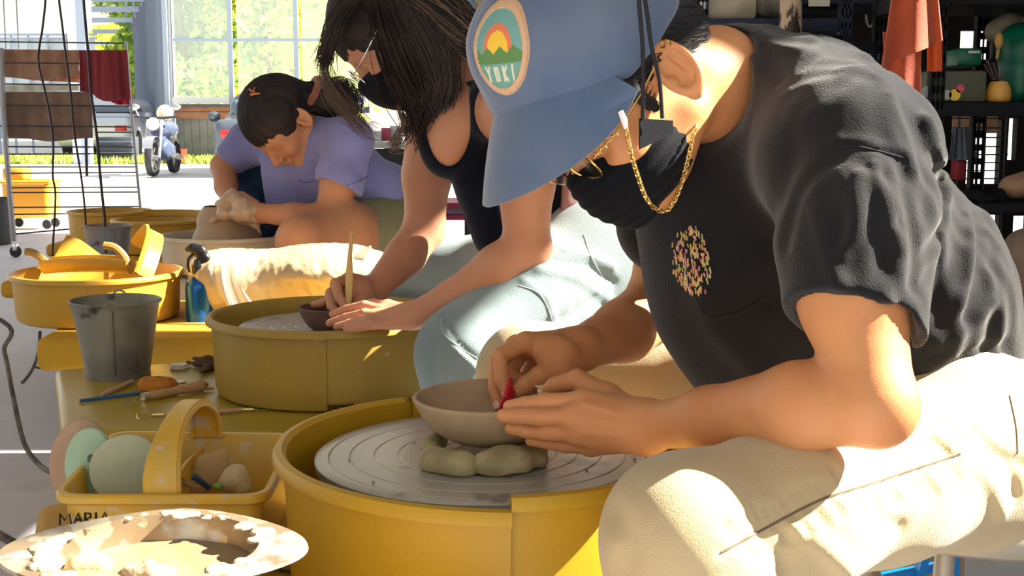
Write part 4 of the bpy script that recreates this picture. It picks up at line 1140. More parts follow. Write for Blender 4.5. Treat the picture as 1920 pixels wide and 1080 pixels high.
# broken rim piece standing on the far pan
mb = MB(); mb.lathe([(.190, 0), (.192, .028), (.198, .028), (.196, 0), (.19, 0)], (C5.x, C5.y, .590), 30, a0=.35, a1=2.2); mb.build('pan_guard', M_pan_y, pan5)
# ------------------------------------------------------------------ bowl being trimmed
bz = .6445; bc = W(926, 742, 1.50)
prof = [(0, 0), (.042, 0), (.052, .003), (.068, .012), (.083, .028), (.0915, .042), (.096, .0515), (.0955, .054), (.092, .0545), (.090, .052), (.0855, .041), (.075, .023), (.057, .010), (.03, .006), (0, .006)]
S = spline([(p[0], p[1]) for p in prof], 4)
tilt = Matrix.Rotation(math.radians(-1.0), 4, 'Y')
bowl = MB().lathe([(max(0, q[0]), q[1]) for q in S], (bc.x, 1.50, bz), 96, M=tilt).build('clay_bowl', M_clay)
tag(bowl, 'round pale clay bowl resting on clay lumps at the nearest wheel', 'bowl')
def lump(name, pts, rs, m, label, cat, sq=.6, h=.003, amp=.004, seed=1, fr=90, group=None, zmin=None, k=.015):
    s = Sdf()
    if len(pts) == 1: s.ell(pts[0], [rs[0], rs[0]*.9, rs[0]*sq])
    else: s.chain(pts, rs, k, sq, (0, 0, 1))
    s.bump(lambda P: amp*wob(P, fr, seed, 4), amp)
    if zmin is not None: s.cut(Plane((0, 0, zmin), (0, 0, -1)), .003)
    a = np.array([V3(p) for p in pts]); m_ = max(rs)*1.15+.006
    o = sdf_mesh(name, s, tuple(a.min(0)-m_), tuple(a.max(0)+m_), h, m)
    return tag(o, label, cat, group) if label else o
zt = .6285
lump('clay_lump', [WZ(812, 862, zt+.010), WZ(862, 872, zt+.010)], [.0185, .0205], M_lump, 'left clay wad propping the bowl', 'clay lump', .82, .0022, .0036, 3, 95, None, zt)
lump('clay_lump', [WZ(912, 872, zt+.010), WZ(955, 868, zt+.011), WZ(995, 858, zt+.011)], [.018, .020, .018], M_lump, 'right clay wad propping the bowl, longer than its neighbour', 'clay lump', .85, .0022, .0038, 5, 90, None, zt)
lump('clay_lump', [WZ(806, 838, zt+.010), WZ(822, 826, zt+.010)], [.011, .012], M_lump, 'small dark clay wad behind the left one', 'clay lump', .95, .002, .002, 7, 90, None, zt)
lump('clay_lump', [WZ(1006, 850, zt+.008), WZ(1020, 846, zt+.006)], [.012, .006], M_lump, 'thin clay tail at the right of the bowl foot', 'clay lump', .9, .002, .002, 9, 90, None, zt)
for i, (x, y) in enumerate(((776, 831), (655, 863), (700, 905), (1190, 862), (1100, 880))):
    q = WZ(x, y, zt); MB().ball((q.x, q.y, q.z+.0008), (.0022, .0016, .001), 5).build('clay_crumb', M_lump).__setitem__('label', 'tiny dark clay crumb lying on the wheel head')
for o in [o for o in COL.objects if o.name.startswith('clay_crumb')]: o['category'] = 'clay crumb'; o['group'] = 'clay crumbs on the wheel head'
# red rib held between the fingers, and wooden needle under the thumb
a = W(958, 712, 1.530); b_ = W(938, 768, 1.500); s = Sdf(); s.chain([a, W(955, 738, 1.518), b_], [.004, .0085, .004], .006, .35, (1, -.6, .2))
tag(sdf_mesh('red_rib', s, tuple(V3(b_)-.03), tuple(V3(a)+.03), .0012, mat('red_plastic', (.62, .012, .03), .3)), 'small red scraper pinched over the bowl rim', 'pottery tool')
mb = MB(); mb.tube([W(1004, 724, 1.436), W(1016, 727, 1.438), W(1075, 742, 1.455)], [.0008, .0035, .0042], 10)
tag(mb.build('wooden_needle', mat('pale_wood', (.66, .50, .28), .6, (.6, .42, .22), 30)), 'pointed wooden tool under the thumb of the near hand', 'pottery tool')
# dark bowl and carving stick at the second wheel
q = W(622, 588, 2.55); zz = .603
prof = [(0, 0), (.035, 0), (.045, .004), (.056, .018), (.064, .034), (.067, .044), (.0655, .0455), (.063, .044), (.058, .032), (.048, .016), (.03, .008), (0, .008)]
prof = [(max(0, a), b) for a, b in spline(prof, 3)]
mb = MB(); mb.lathe(prof, (q.x, 2.55, zz), 64)
for v in mb.bm.verts:   # bitten rim at the back left
    a = math.atan2(v.co.y-2.55, v.co.x-q.x); 
    if v.co.z > zz+.02: v.co.z -= .016*math.exp(-((a-1.9)/.28)**2)*(v.co.z-zz-.02)/.025
tag(mb.build('carved_bowl', M_clayd), 'small dark brown clay bowl with a notched rim', 'bowl')
mb = MB(); pts = [W(651, 590, 2.50), W(654, 560, 2.515), W(655, 520, 2.525), W(656, 480, 2.53), W(660, 434, 2.535)]
mb.tube(pts, [.0016, .0065, .0080, .0045, .0038], 10, flat=(Vector((0, 1, 0)), .55))
tag(mb.build('bamboo_stick', mat('bamboo', (.72, .50, .16), .5, (.66, .44, .14), 30)), 'flat yellow bamboo modelling stick held upright', 'pottery tool')
# clay on the pale wheel
s = Sdf(); s.cone((C4.x, 4.30, .62), (C4.x-.004, 4.30, .665), .118, .092, .01); s.cut(Plane((0, 0, .611), (0, 0, -1)), .002); s.cut(Plane((0, 0, .695), (.05, 0, 1)), .02); s.bump(lambda P: .0015*wob(P, 60, 2), .002)
tag(sdf_mesh('clay_block', s, (C4.x-.14, 4.15, .6), (C4.x+.14, 4.45, .72), .004, mat('warm_clay', (.46, .31, .19), .5, (.38, .27, .18), 8, bump=.2)), 'squat cone of wet brown clay on the pale wheel', 'clay')
lump('slip_crust', [W(400, 412, 4.2), W(425, 402, 4.2), W(455, 412, 4.2), W(478, 420, 4.2), W(487, 434, 4.2)], [.012, .014, .014, .012, .007], M_wetclay, 'wet slip ridge along the top of the clay', 'clay', .8, .003, .004, 4)
# ------------------------------------------------------------------ buckets
def bucket(c, r0, r1, h, m, label, seam_a=-90, liner=None, name='bucket', handle=True):
    t = thing(name, c, label, 'bucket'); x, y, z = c
    prof = [(0, .004), (r0-.002, .004), (r1-.003, h-.002), (r1+.001, h+.003), (r1+.005, h), (r1+.003, h-.005), (r1-.0005, h-.005), (r1-.002, h-.012), (r0+.002, .010), (r0+.003, 0), (0, 0)]
    mb = MB(); mb.lathe(prof, c, 72); mb.build('shell', m, t)
    a = math.radians(seam_a); mb = MB(); mb.tube([Vector((x+(r0+.002+(r1-r0)*k/8)*math.cos(a), y+(r0+.002+(r1-r0)*k/8)*math.sin(a), z+.01+(h-.02)*k/8)) for k in range(9)], .0028, 6); mb.build('seam', m, t)
    if handle:
        for s_ in (0, PI):
            aa = a+s_; q = Vector((x+(r1+.004)*math.cos(aa), y+(r1+.004)*math.sin(aa), z+h-.004)); tg = Vector((-math.sin(aa), math.cos(aa), 0))
            mb = MB(); mb.tube([q+tg*.014*math.cos(b)+Vector((0, 0, 1))*.013*math.sin(b) for b in [PI*k/10 for k in range(11)]], .0022, 6); mb.build('handle_lug', m, t)
    return t
M_galv = mat('dull_zinc', (.25, .24, .18), .5, (.15, .14, .12), 9, .42, .62, metal=.35, bump=.3, bscale=90, c3=(.05, .05, .045), s3=13, lo3=.62, hi3=.7)
q = WZ(222, 703, .4655); bucket((q.x, q.y, .4655), .066, .0935, .165, M_galv, 'small dented zinc bucket standing on the olive-yellow table', -78)
bucket((W(201, 423, 4.62).x, 4.62, .4505), .062, .084, .182, mat('enamel_dirty', (.20, .22, .26), .45, (.30, .22, .16), 12, .45, .6, c3=(.12, .05, .03), s3=16, lo3=.64, hi3=.7), 'grey-blue clay-stained bucket behind the heaped pan', -60, handle=False)
# ------------------------------------------------------------------ spray bottle
q = WZ(376, 600, .4725); bx, by = q.x, q.y; z0 = .4725
t = thing('spray_bottle', (bx, by, z0), 'blue metal spray bottle with a black trigger head', 'spray bottle')
S = spline([(0, 0), (.036, 0), (.038, .004), (.038, .06), (.0375, .095), (.030, .112), (.017, .122), (.015, .132), (0, .134)], 4)
MB().lathe([(max(0, a), b) for a, b in S], (bx, by, z0), 48).build('body', mat('anodised_blue', (.005, .11, .42), .25, metal=.55, coat=.3), t)
mb = MB(); mb.lathe([(0, 0), (.0185, 0), (.0185, .022), (.014, .026), (.012, .04), (0, .04)], (bx, by, z0+.128), 24)
mb.build('collar', mat('black_plastic', (.012, .013, .015), .35), t)
s = Sdf(); hz = z0+.165
s.chain([(bx+.010, by, hz), (bx+.004, by, hz+.026), (bx-.014, by, hz+.034), (bx-.030, by, hz+.030)], [.014, .015, .011, .007], .01, .7, (0, 1, 0))
s.chain([(bx+.014, by, hz+.022), (bx+.024, by, hz+.006), (bx+.022, by, hz-.016)], [.008, .006, .004], .01)
sdf_mesh('spray_head', s, (bx-.05, by-.03, hz-.03), (bx+.05, by+.03, hz+.06), .0022, MATS['black_plastic'], t)
mb = MB(); mb.tube([(bx-.012, by, hz+.020), (bx-.028, by, hz+.004), (bx-.030, by, hz-.018), (bx-.026, by, hz-.034)], [.005, .0045, .004, .003], 8); mb.build('trigger', MATS['black_plastic'], t)
# ------------------------------------------------------------------ clay bag in plastic
M_film = mat('cream_plastic_bag', (.56, .46, .31), .3, (.50, .38, .22), 9, .4, .65, bump=1, bscale=60, spec=.6, coat=.25)
s = Sdf(); bc2 = W(535, 530, 3.62)
s.add(Box((-.655, 3.66, .56), (.235, .20, .072), Matrix.Rotation(.12, 3, 'Z'), .06), .01)
s.ell((-.52, 3.60, .60), [.20, .18, .065], None, .06); s.ell((-.80, 3.58, .60), [.11, .14, .050], None, .05); s.ell((-.45, 3.62, .54), [.14, .16, .07], None, .05)
FLb = []; rs = random.Random(2)
for i in range(34):
    x = rs.uniform(400, 690); y = rs.uniform(505, 575); L = rs.uniform(8, 24); dx = rs.uniform(-18, 18)
    FLb.append((W(x, y, 3.42), W(x+dx, y+L, 3.42), rs.uniform(.003, .006), rs.choice([-.0035, .0035])))
for i in range(18):
    x = rs.uniform(370, 640); y = rs.uniform(468, 505); FLb.append((W(x, y, 3.6), W(x+rs.uniform(30, 90), y+rs.uniform(-8, 14), 3.55), .007, rs.choice([-.0035, .003])))
s.bump(folds(FLb), .012); s.bump(lambda P: .004*np.abs(wob(P*np.array([1, 1, .7], P.dtype), 60, 7))-.001+.0022*wob(P, 150, 5), .008)
s.cut(Plane((0, 0, .474), (0, 0, -1)), .002)
bag = sdf_mesh('clay_bag', s, (-1.0, 3.35, .46), (-.25, 3.98, .72), .0042, M_film); tag(bag, 'lumpy cream plastic bag of clay beside the spray bottle', 'bag')
def flap(u, v):
    a = W(352+44*u+22*v, 498+8*u, 3.44-.03*v); b = W(395+55*v+10*u, 575+12*u+18*v, 3.36)
    x = a.lerp(b, u); return Vector((x.x+.006*math.sin(9*v+3*u), x.y+.008*math.sin(7*u+5*v), max(x.z, .476)))
mb = MB(); mb.grid(lambda u, v: W(392+44*v+34*u*(.4+u), 500+88*u+6*math.sin(v*6)*u-8*v, 3.43-.04*u+.008*math.sin(v*9+u*4)), 16, 20, .0012)
mb.build('bag_flap', mat('clear_film', (.78, .72, .60), .2, bump=.8, bscale=25, alpha=.5, coat=.2), bag)['label'] = 'loose film end of the bag'
mb = MB(); mb.box((-.745, 3.52, .4955), (.09, .10, .045), .1, .006); tag(mb.build('plastic_box', mat('navy_plastic', (.008, .015, .06), .4)), 'small navy box under the edge of the clay bag', 'box')
mb = MB(); mb.grid(lambda u, v: W(668+28*u, 470+40*v-10*u, 3.50+.02*math.sin(5*u+4*v)), 8, 8, .0015); mb.build('bag_tail', MATS['clear_film'], bag)
# ------------------------------------------------------------------ loose pan pieces in the heaped pan
def arc_piece(name, R, a0, a1, H, M_, label, group=None):
    prof = [(R*.35, -H), (R*.93, -H), (R*.95, -.01), (R, 0), (R*1.02, -.006), (R*.97, -.014), (R*.96, -H-.003), (R*.35, -H-.003), (R*.35, -H)]
    o = MB().lathe(prof, (0, 0, 0), 40, a0=math.radians(a0), a1=math.radians(a1), M=M_).build(name, M_pan_y); return tag(o, label, 'splash pan piece', group)
T = lambda x, y, Y: Matrix.Translation(W(x, y, Y))
arc_piece('pan_piece', .185, -60, 60, .05, T(235, 505, 3.52) @ Matrix.Rotation(math.radians(-62), 4, 'Y') @ Matrix.Rotation(math.radians(20), 4, 'X') @ Matrix.Translation((-.05, 0, 0)), 'curved yellow pan piece standing upright at the right of the heap')
# flat wedge
s = Sdf(); s.add(Box((0, 0, 0), (.11, .004, .055), None, .003)); 
mb = MB(); A, B_, C_, D_ = W(124, 441, 3.60), W(92, 500, 3.50), W(214, 500, 3.50), W(140, 446, 3.62)
def wedge(u, v):
    a = Vector(A).lerp(W(150, 452, 3.63), u); b = Vector(B_).lerp(C_, u); return a.lerp(b, v)+Vector((0, .006*math.sin(v*3), 0))
mb.grid(wedge, 10, 10, .004); tag(mb.build('pan_piece', M_pan_y), 'flat yellow wedge-shaped piece sticking up at the left of the heap', 'splash pan piece')
t = thing('pan_tray', tuple(W(165, 505, 3.44)), 'long yellow trough piece with hooked ends lying across the heaped pan', 'splash pan piece')
mb = MB()
def tr_(u, v):
    x = 84+162*u; a = math.radians(-100+200*v); p = W(x, 497-4*math.sin(u*PI), 3.44); return p+Vector((0, .040*math.sin(a), -.032*math.cos(a)+.012))
mb.grid(tr_, 24, 14, .004); mb.build('trough', M_pan_y, t)
for (P, w_) in (([(48, 472), (62, 474), (78, 484), (94, 500)], 1), ([(195, 460), (215, 464), (232, 480), (242, 502)], 1)):
    mb = MB(); mb.tube([W(x, y, 3.41) for x, y in spline(P, 5)], .0105, 8, flat=(Vector((0, 1, 0)), 1)); 
    hook = mb.build('hook', mat('hook_plastic', (.34, .20, .05), .45), t)
for i in range(4):
    mb = MB(); mb.bar(W(137+8*i, 511, 3.398), W(141+8*i, 504, 3.398), .0015); mb.build('ridge', M_pan_y, t)
# ------------------------------------------------------------------ tools on the olive table
TZ = .4655
def on(px, py, h=0): return WZ(px, py, TZ+h)
M_wood = mat('tool_wood', (.50, .30, .13), .55, (.42, .24, .10), 30, stretch=(1, 6, 6)); M_woodl = mat('tan_wood', (.52, .33, .20), .6, (.46, .28, .16), 30)
M_brass = mat('brass', (.80, .62, .28), .3, metal=1)
q = on(296, 727, .015)
lump('sponge', [on(278, 722, .014), on(314, 722, .015)], [.0215, .0205], mat('orange_sponge', (.50, .19, .022), .9, (.34, .11, .012), 40, .42, .6, bump=1, bscale=220), 'orange-brown round sponge in front of the dented bucket', 'sponge', .82, .0022, .0022, 2, 140, None, TZ+.0002)
mb = MB(); mb.tube([on(191, 740, .005), on(196, 738, .0055), on(248, 715, .006)], [.0035, .0052, .0052], 10); tag(mb.build('wooden_dowel', M_woodl), 'short tan stick beside the sponge, at the foot of the bucket', 'pottery tool')
mb = MB(); mb.tube([on(149, 752, .004), on(262, 737, .0045)], .0038, 6); mb.build('pencil', mat('blue_paint', (.02, .10, .26), .35)); o = COL.objects[-1]
pen = [o for o in COL.objects if o.name == 'pencil'][0]; tag(pen, 'blue pencil lying left of the wooden-handled knife', 'pencil')
a, b_ = on(147, 752.3, .004), on(150, 751.9, .004); MB().tube([a, b_], .0037, 6).build('ferrule', M_brass, pen)
t = thing('trimming_knife', tuple(on(330, 738)), 'knife with a fat turned wooden handle and steel blade', 'pottery tool')
mb = MB(); mb.tube([on(278, 742, .010), on(290, 740, .011), on(320, 735, .009), (on(350, 729, .011)), on(378, 723, .0125), on(386, 721, .011)], [.0085, .0095, .0080, .0105, .0125, .006], 16); mb.build('handle', M_wood, t)
mb = MB(); mb.tube([on(268, 744, .010), on(282, 741.5, .010)], .0085, 16); mb.build('ferrule', M_chrome, t)
mb = MB(); mb.grid(lambda u, v: on(234+36*u, 748-3*u+(9-4*u)*v-6*(v-.5), .009), 4, 3, .0015); mb.build('blade', M_chrome, t)
mb = MB(); mb.tube([on(386, 729, .005), on(402, 728, .005)], [.004, .002], 8); mb.build('tang', M_wood, t)
t = thing('ribbon_tool', tuple(on(380, 775)), 'double-ended wire loop tool with a slim wooden handle', 'pottery tool')
mb = MB(); mb.tube([on(308, 777, .0055), on(330, 776, .0062), on(385, 773, .0068), on(430, 770, .0058), on(455, 768, .005)], [.0042, .0058, .0062, .0050, .0038], 12); mb.build('handle', M_woodl, t)
for P in ((286, 778, 310, 777), (453, 768, 476, 767.5)):
    mb = MB(); mb.tube([on(P[0], P[1], .005), on(P[2], P[3], .0055)], .0034, 10); mb.build('ferrule', M_brass, t)
mb = MB(); mb.tube([on(288, 776, .006), on(262, 774, .006), on(257, 776, .006), on(257, 784, .006), on(262, 786, .006), on(288, 779, .006)], .0011, 5); mb.build('wire_loop', M_brass, t)
mb = MB(); mb.tube([on(476, 766.5, .005), on(495, 762, .006), on(503, 763, .006), on(505, 767, .005), on(495, 769, .005), on(476, 768.5, .005)], .0006, 5); mb.build('wire_loop', M_chrome, t)
t = thing('jar_lid', tuple(on(336, 690)), 'small round white lid behind the sponge', 'lid')
MB().lathe([(0, 0), (.019, 0), (.019, .009), (.017, .011), (.013, .010), (0, .009)], tuple(on(336, 691)), 32).build('cap', mat('white_plastic', (.62, .56, .46), .4), t)
MB().lathe([(.0155, .0), (.0205, .001), (.021, .003), (.019, .004), (.0155, 0)], tuple(on(336, 691)), 32).build('rim', MATS['white_plastic'], t)
MB().lathe([(0, 0), (.012, 0), (.012, .0025), (0, .003)], tuple(on(338, 717)), 24).build('paper_disc', MATS['white_plastic']); tag([o for o in COL.objects if o.name == 'paper_disc'][0], 'thin white disc half under the sponge', 'disc')
for i, (P, lab) in enumerate((([(352, 680), (375, 683), (405, 680)], 'brown torn rag strip lying behind the white lid'), ([(378, 697), (392, 688), (410, 685)], 'brown rag curl nearest the ochre pan'), ([(365, 672), (388, 675), (412, 668)], 'brown rag strip farthest back against the ochre pan'))):
    lump('rag_strip', [on(x, y, .008) for x, y in P], [.006, .010, .009], mat('brown_rag', (.12, .055, .03), .95, (.07, .035, .02), 40, bump=.8), lab, 'rag', .6, .002, .003, i+2, 120, None, TZ+.0002)
# ------------------------------------------------------------------ tool caddy
M_cad = mat('caddy_plastic', (.72, .41, .018), .45, (.62, .40, .07), 10, .45, .62, c3=(.62, .47, .27), s3=34, lo3=.60, hi3=.68, bump=.15)
cz0, cz1 = .4725, .580
t = thing('tool_caddy', (-.435, 1.64, cz0), 'yellow plastic tool caddy with a central handle, marked in black pen', 'caddy')
FL_, FR_, BR_, BL_ = WZ(92, 930, cz1), WZ(503, 930, cz1), Vector((-.305, 1.785, cz1)), Vector((-.575, 1.80, cz1))
def rr(corners, r, n=6):
    out = []; m = len(corners)
    for i in range(m):
        p = Vector(corners[i]); a = (Vector(corners[i-1])-p).normalized(); b = (Vector(corners[(i+1) % m])-p).normalized()
        for k in range(n+1):
            s_ = k/n; out.append(p+a*r*(1-s_)**2+b*r*s_**2)
    return out
def inset(pts, d):
    c = sum((Vector(p) for p in pts), Vector())/len(pts); return [p-(p-c).normalized()*d for p in pts]
cor = [FL_, FR_, BR_, BL_]; ring = rr(cor, .035)
def level(d, z): return [Vector((p.x, p.y, z)) for p in inset(ring, d)]
def shell(levels, mb):
    R_ = [[mb.bm.verts.new(p) for p in L] for L in levels]; n = len(ring)
    for i in range(len(R_)-1):
        for k in range(n): mb.bm.faces.new((R_[i][k], R_[i][(k+1) % n], R_[i+1][(k+1) % n], R_[i+1][k]))
    mb.bm.faces.new(R_[0][::-1]); mb.bm.faces.new(R_[-1])
mb = MB(); shell([level(.028, cz0), level(.022, cz0+.004), level(.013, cz1-.013), level(.004, cz1-.013), level(0, cz1-.010), level(0, cz1-.003), level(.003, cz1), level(.011, cz1), level(.015, cz1-.004), level(.025, cz0+.01), level(.032, cz0+.005)], mb)
mb.build('tray', M_cad, t)
F0 = WZ(304, 922, cz1); B0 = Vector((-.435, 1.775, cz1))
def arch(u, v, w=.0115):
    a = PI*u; p = Vector(F0).lerp(B0, (1-math.cos(a))/2); z = cz1-.004+.072*math.sin(a)**.75
    ww = w+.008*abs(math.cos(a))**3
    return Vector((p.x+(v-.5)*2*ww, p.y, z))
mb = MB(); mb.grid(arch, 40, 6, .006)
for sg in (0, 1): mb.tube([arch(k/40, sg) for k in range(41)], .0042, 8)
mb.build('handle', M_cad, t)['label'] = 'arched yellow carrying handle'
mb = MB(); mb.grid(lambda u, v: Vector((Vector(F0).lerp(B0, .04+.92*u).x, Vector(F0).lerp(B0, .04+.92*u).y, cz0+.006+(.085+.012*math.sin(PI*u))*v)), 16, 4, .004); mb.build('divider', M_cad, t)
# marker writing on the front wall
fy = lambda px, py: None
su = Surf(t.children[0]) if False else None
def front(px, py):
    "point on the caddy's front wall"
    o = Vector((0, 0, CZ)); d = (W(px, py, 1.0)-o).normalized()
    a = level(.013, cz1-.013); b = level(.022, cz0+.004)
    p0 = a[3]; best = None
    n_ = Vector((0, -1, -.08)).normalized()
    P_ = Vector((a[8].x, (a[6].y+a[7].y)/2, cz1-.013))
    tt_ = (P_-o).dot(n_)/d.dot(n_); return o+d*tt_+n_*.0005
GL = {'M': [[(0, 0), (.05, 1), (.4, .45), (.8, 1), (.95, 0)]], 'A': [[(0, 0), (.45, 1), (.9, 0)], [(.15, .38), (.8, .42)]], 'R': [[(0, 0), (.05, 1), (.6, .95), (.65, .6), (.1, .48), (.8, 0)]], 'I': [[(.2, 1), (.25, 0)]]}
mb = MB(); x0 = 112; 
for ch, wd in (('M', 27), ('A', 22), ('R', 20), ('I', 10), ('A', 24)):
    for st in GL[ch]:
        mb.tube([front(x0+p[0]*wd*.85, 984-p[1]*21+(x0-112)*-.03) for p in st], .00135, 5)
    x0 += wd-1
mb.build('marker_writing', mat('marker_ink', (.01, .009, .008), .5), t)['label'] = 'handwritten letters MARIA in black'
# boards standing in the left compartment
def board(name, cpx, cpy, Y, rx, rz, m, label, tiltx=0, lean=-.12, hole=None, th=.008, rot=0.0):
    c = W(cpx, cpy, Y); mb = MB(); n = 56; bm = mb.bm
    M_ = Matrix.Translation(c) @ Matrix.Rotation(tiltx, 4, 'Z') @ Matrix.Rotation(lean, 4, 'X') @ Matrix.Rotation(rot, 4, 'Y')
    def P(r, a, y): return M_ @ Vector((rx*r*math.cos(a), y, rz*r*math.sin(a)))
    hr = .17 if hole else 0
    lv = [(1-.02, -th/2), (1, -th/2+.0015), (1, th/2-.0015), (1-.02, th/2)]
    ho_ = (hole[0], hole[1]) if hole else (0, 0)
    rings = []
    def hp(a, y, r=hr): return M_ @ Vector((rx*ho_[0]+r*rx*math.cos(a), y, rz*ho_[1]+r*rx*math.sin(a)))
    rows = []
    if hole: rows.append([hp(2*PI*k/n, -th/2) for k in range(n)])
    for r, y in lv: rows.append([P(r, 2*PI*k/n, y) for k in range(n)])
    if hole: rows.append([hp(2*PI*k/n, th/2) for k in range(n)])
    V = [[bm.verts.new(p) for p in row] for row in rows]
    for i in range(len(V)-1):
        for k in range(n): bm.faces.new((V[i][k], V[i][(k+1) % n], V[i+1][(k+1) % n], V[i+1][k]))
    if hole:
        for k in range(n): bm.faces.new((V[-1][k], V[-1][(k+1) % n], V[0][(k+1) % n], V[0][k]))
    else: bm.faces.new(V[0]); bm.faces.new(V[-1][::-1])
    return tag(mb.build(name, m), label, 'pottery rib')
board('throwing_rib', 152, 868, 1.66, .040, .060, mat('clay_brown', (.42, .27, .17), .7, (.50, .36, .22), 18), 'brown oval rib standing at the back left of the caddy', .2, -.10, rot=.1)
board('throwing_rib', 168, 868, 1.61, .0365, .046, mat('mint_plastic', (.30, .47, .31), .55, (.36, .50, .34), 14, c3=(.5, .45, .3), s3=20, lo3=.66, hi3=.72), 'mint-green rib with a round hole, standing in the caddy', -.35, -.12, hole=(.12, .15), rot=.15)
board('throwing_rib', 238, 880, 1.57, .046, .044, mat('sage_plastic', (.38, .42, .27), .5, (.45, .46, .30), 12), 'broad pale sage rib in front of the mint-green one', .1, -.22, rot=-.2)
# things in the right compartment
mb = MB(); mb.grid(lambda u, v: W(322+45*u+16*v, 885+30*u+28*v-30*v*u, 1.60), 5, 5, .005); tag(mb.build('wooden_rib', mat('rib_wood', (.40, .24, .13), .6, (.34, .2, .1), 30)), 'flat brown wooden rib wedged beside the caddy handle', 'pottery tool')
mb = MB(); mb.tube([W(361, 893, 1.585), W(366, 895, 1.585), W(392, 914, 1.60)], [.0045, .0042, .0042], 10); tag(mb.build('marker_pen', mat('pen_blue', (.02, .06, .12), .35)), 'dark blue pen poking out of the caddy', 'pen')
s = Sdf(); s.chain([W(372, 905, 1.67), W(396, 880, 1.68), W(418, 850, 1.69)], [.018, .022, .008], .01, .3, (.3, -1, .2)); tag(sdf_mesh('bamboo_scoop', s, tuple(V3(W(395, 880, 1.68))-.06), tuple(V3(W(395, 880, 1.68))+.06), .002, mat('scoop', (.50, .34, .14), .6, (.42, .27, .10), 30)), 'bamboo scraper leaning up inside the caddy', 'pottery tool')
lump('clay_scrap', [W(428, 905, 1.62), W(442, 895, 1.62), W(452, 912, 1.62)], [.012, .013, .012], mat('cream_clay', (.62, .50, .30), .85, (.52, .40, .22), 60, bump=1), 'crumbly cream clay scrap in the right end of the caddy', 'clay', .9, .002, .003, 4, 150)
mb = MB(); mb.ball(W(408, 912, 1.60), (.006, .005, .005), 8); tag(mb.build('pen_cap', mat('lime_plastic', (.20, .42, .05), .4)), 'green cap beside the clay scrap', 'cap')
# ------------------------------------------------------------------ slip basin in the foreground
BZ = W(289, 1020, 1.13); bcx, bcy, bz1 = BZ.x, 1.13, BZ.z; BS = .887
M_basin = mat('scratched_steel', (.44, .45, .46), .34, (.30, .22, .13), 11, .42, .47, metal=.5, c3=(.50, .42, .29), s3=26, lo3=.54, hi3=.57, bump=.3, bscale=60)
t = thing('slip_basin', (bcx, bcy, .4725), 'steel basin with flared rim full of liquid clay in the foreground', 'basin')
def rimf(a): return .107+.0385*abs(math.cos(a))**2.2, .101+.0
mb = MB(); n = 96; rows = []
lev = [(0, .4755), (.86, .4755), (.90, .480), (1.0, .580), (1.02, .588), ('e', .590), ('e2', .5885), (1.03, .584), (.925, .480), (.88, .4725), (0, .4725)]
for L in lev:
    row = []
    for k in range(n):
        a = 2*PI*k/n; ex = .034*BS*abs(math.cos(a))**2.4; 
        if L[0] == 'e': rx, ry = .1235*BS+ex, .122*BS; z = bz1-.004*abs(math.cos(a))
        elif L[0] == 'e2': rx, ry = .1245*BS+ex, .123*BS; z = bz1-.003-.004*abs(math.cos(a))
        else: rx = ry = .105*BS*L[0]; z = L[1] if L[1] < .5 else L[1]-.590+bz1
        row.append(mb.bm.verts.new((bcx+rx*math.cos(a), bcy+ry*math.sin(a), z)))
    rows.append(row)
for i in range(len(rows)-1):
    for k in range(n): mb.bm.faces.new((rows[i][k], rows[i][(k+1) % n], rows[i+1][(k+1) % n], rows[i+1][k]))
bmesh.ops.remove_doubles(mb.bm, verts=mb.bm.verts, dist=1e-6); mb.build('shell', M_basin, t)
M_slip = mat('liquid_slip', (.34, .24, .13), .3, (.30, .21, .11), 7, bump=.1, bscale=30)
def wave(u, v):
    a = 2*PI*u; r = .0915*v; x = bcx+r*math.cos(a); y = bcy+r*math.sin(a); return Vector((x, y, bz1-.027+.0008*math.sin(x*160+y*90)))
mb = MB(); mb.grid(wave, 64, 20); bmesh.ops.remove_doubles(mb.bm, verts=mb.bm.verts, dist=1e-5); tag(mb.build('liquid_slip', M_slip), 'smooth beige liquid clay filling the steel basin', 'liquid clay')
Mwc = mat('white_clay', (.50, .41, .28), .8, (.42, .33, .20), 40, bump=.9, bscale=120)
lump('clay_chunk', [WZ(150, 1066, bz1-.030), WZ(190, 1062, bz1-.028)], [.015, .012], Mwc, 'rounded clay lump at the left of the slip', 'clay', .9, .002, .002, 3, 90)
lump('clay_chunk', [WZ(245, 1078, bz1-.030), WZ(275, 1074, bz1-.028), WZ(310, 1082, bz1-.030)], [.010, .012, .009], Mwc, 'crumbly clay lump at the front of the slip', 'clay', .9, .002, .005, 5, 160)
def crust_ring(a):
    return Vector((bcx+.0928*math.cos(a), bcy+.0928*math.sin(a), bz1-.003))
sd = Sdf()
for k in range(46):
    a = math.radians(rs.choice([rs.uniform(150, 215), rs.uniform(0, 360)])); r = rs.uniform(.003, .0075); q = crust_ring(a); rad = rs.uniform(.97, 1.10)
    sd.ell((bcx+.0928*rad*math.cos(a), bcy+.0928*rad*math.sin(a), bz1-.003), [r*1.8, r*1.6, r*.45], None, .004)
sd.bump(lambda P: .0016*wob(P, 300, 4), .002)
sdf_mesh('dried_slip', sd, (bcx-.14, bcy-.14, bz1-.02), (bcx+.14, bcy+.14, bz1+.01), .0018, Mwc, t)['label'] = 'crust of dried clay along the rim'
# scouring cloth and box corner between basin and splash pan
lump('rag_pad', [WZ(520, 1040, .482), WZ(545, 1050, .482)], [.028, .026], mat('brown_cloth', (.22, .13, .07), .95, (.14, .08, .045), 60, bump=1, bscale=260), 'brown cloth pad tucked between basin and splash pan', 'cloth', .4, .0025, .003, 3, 120, None, .4725)
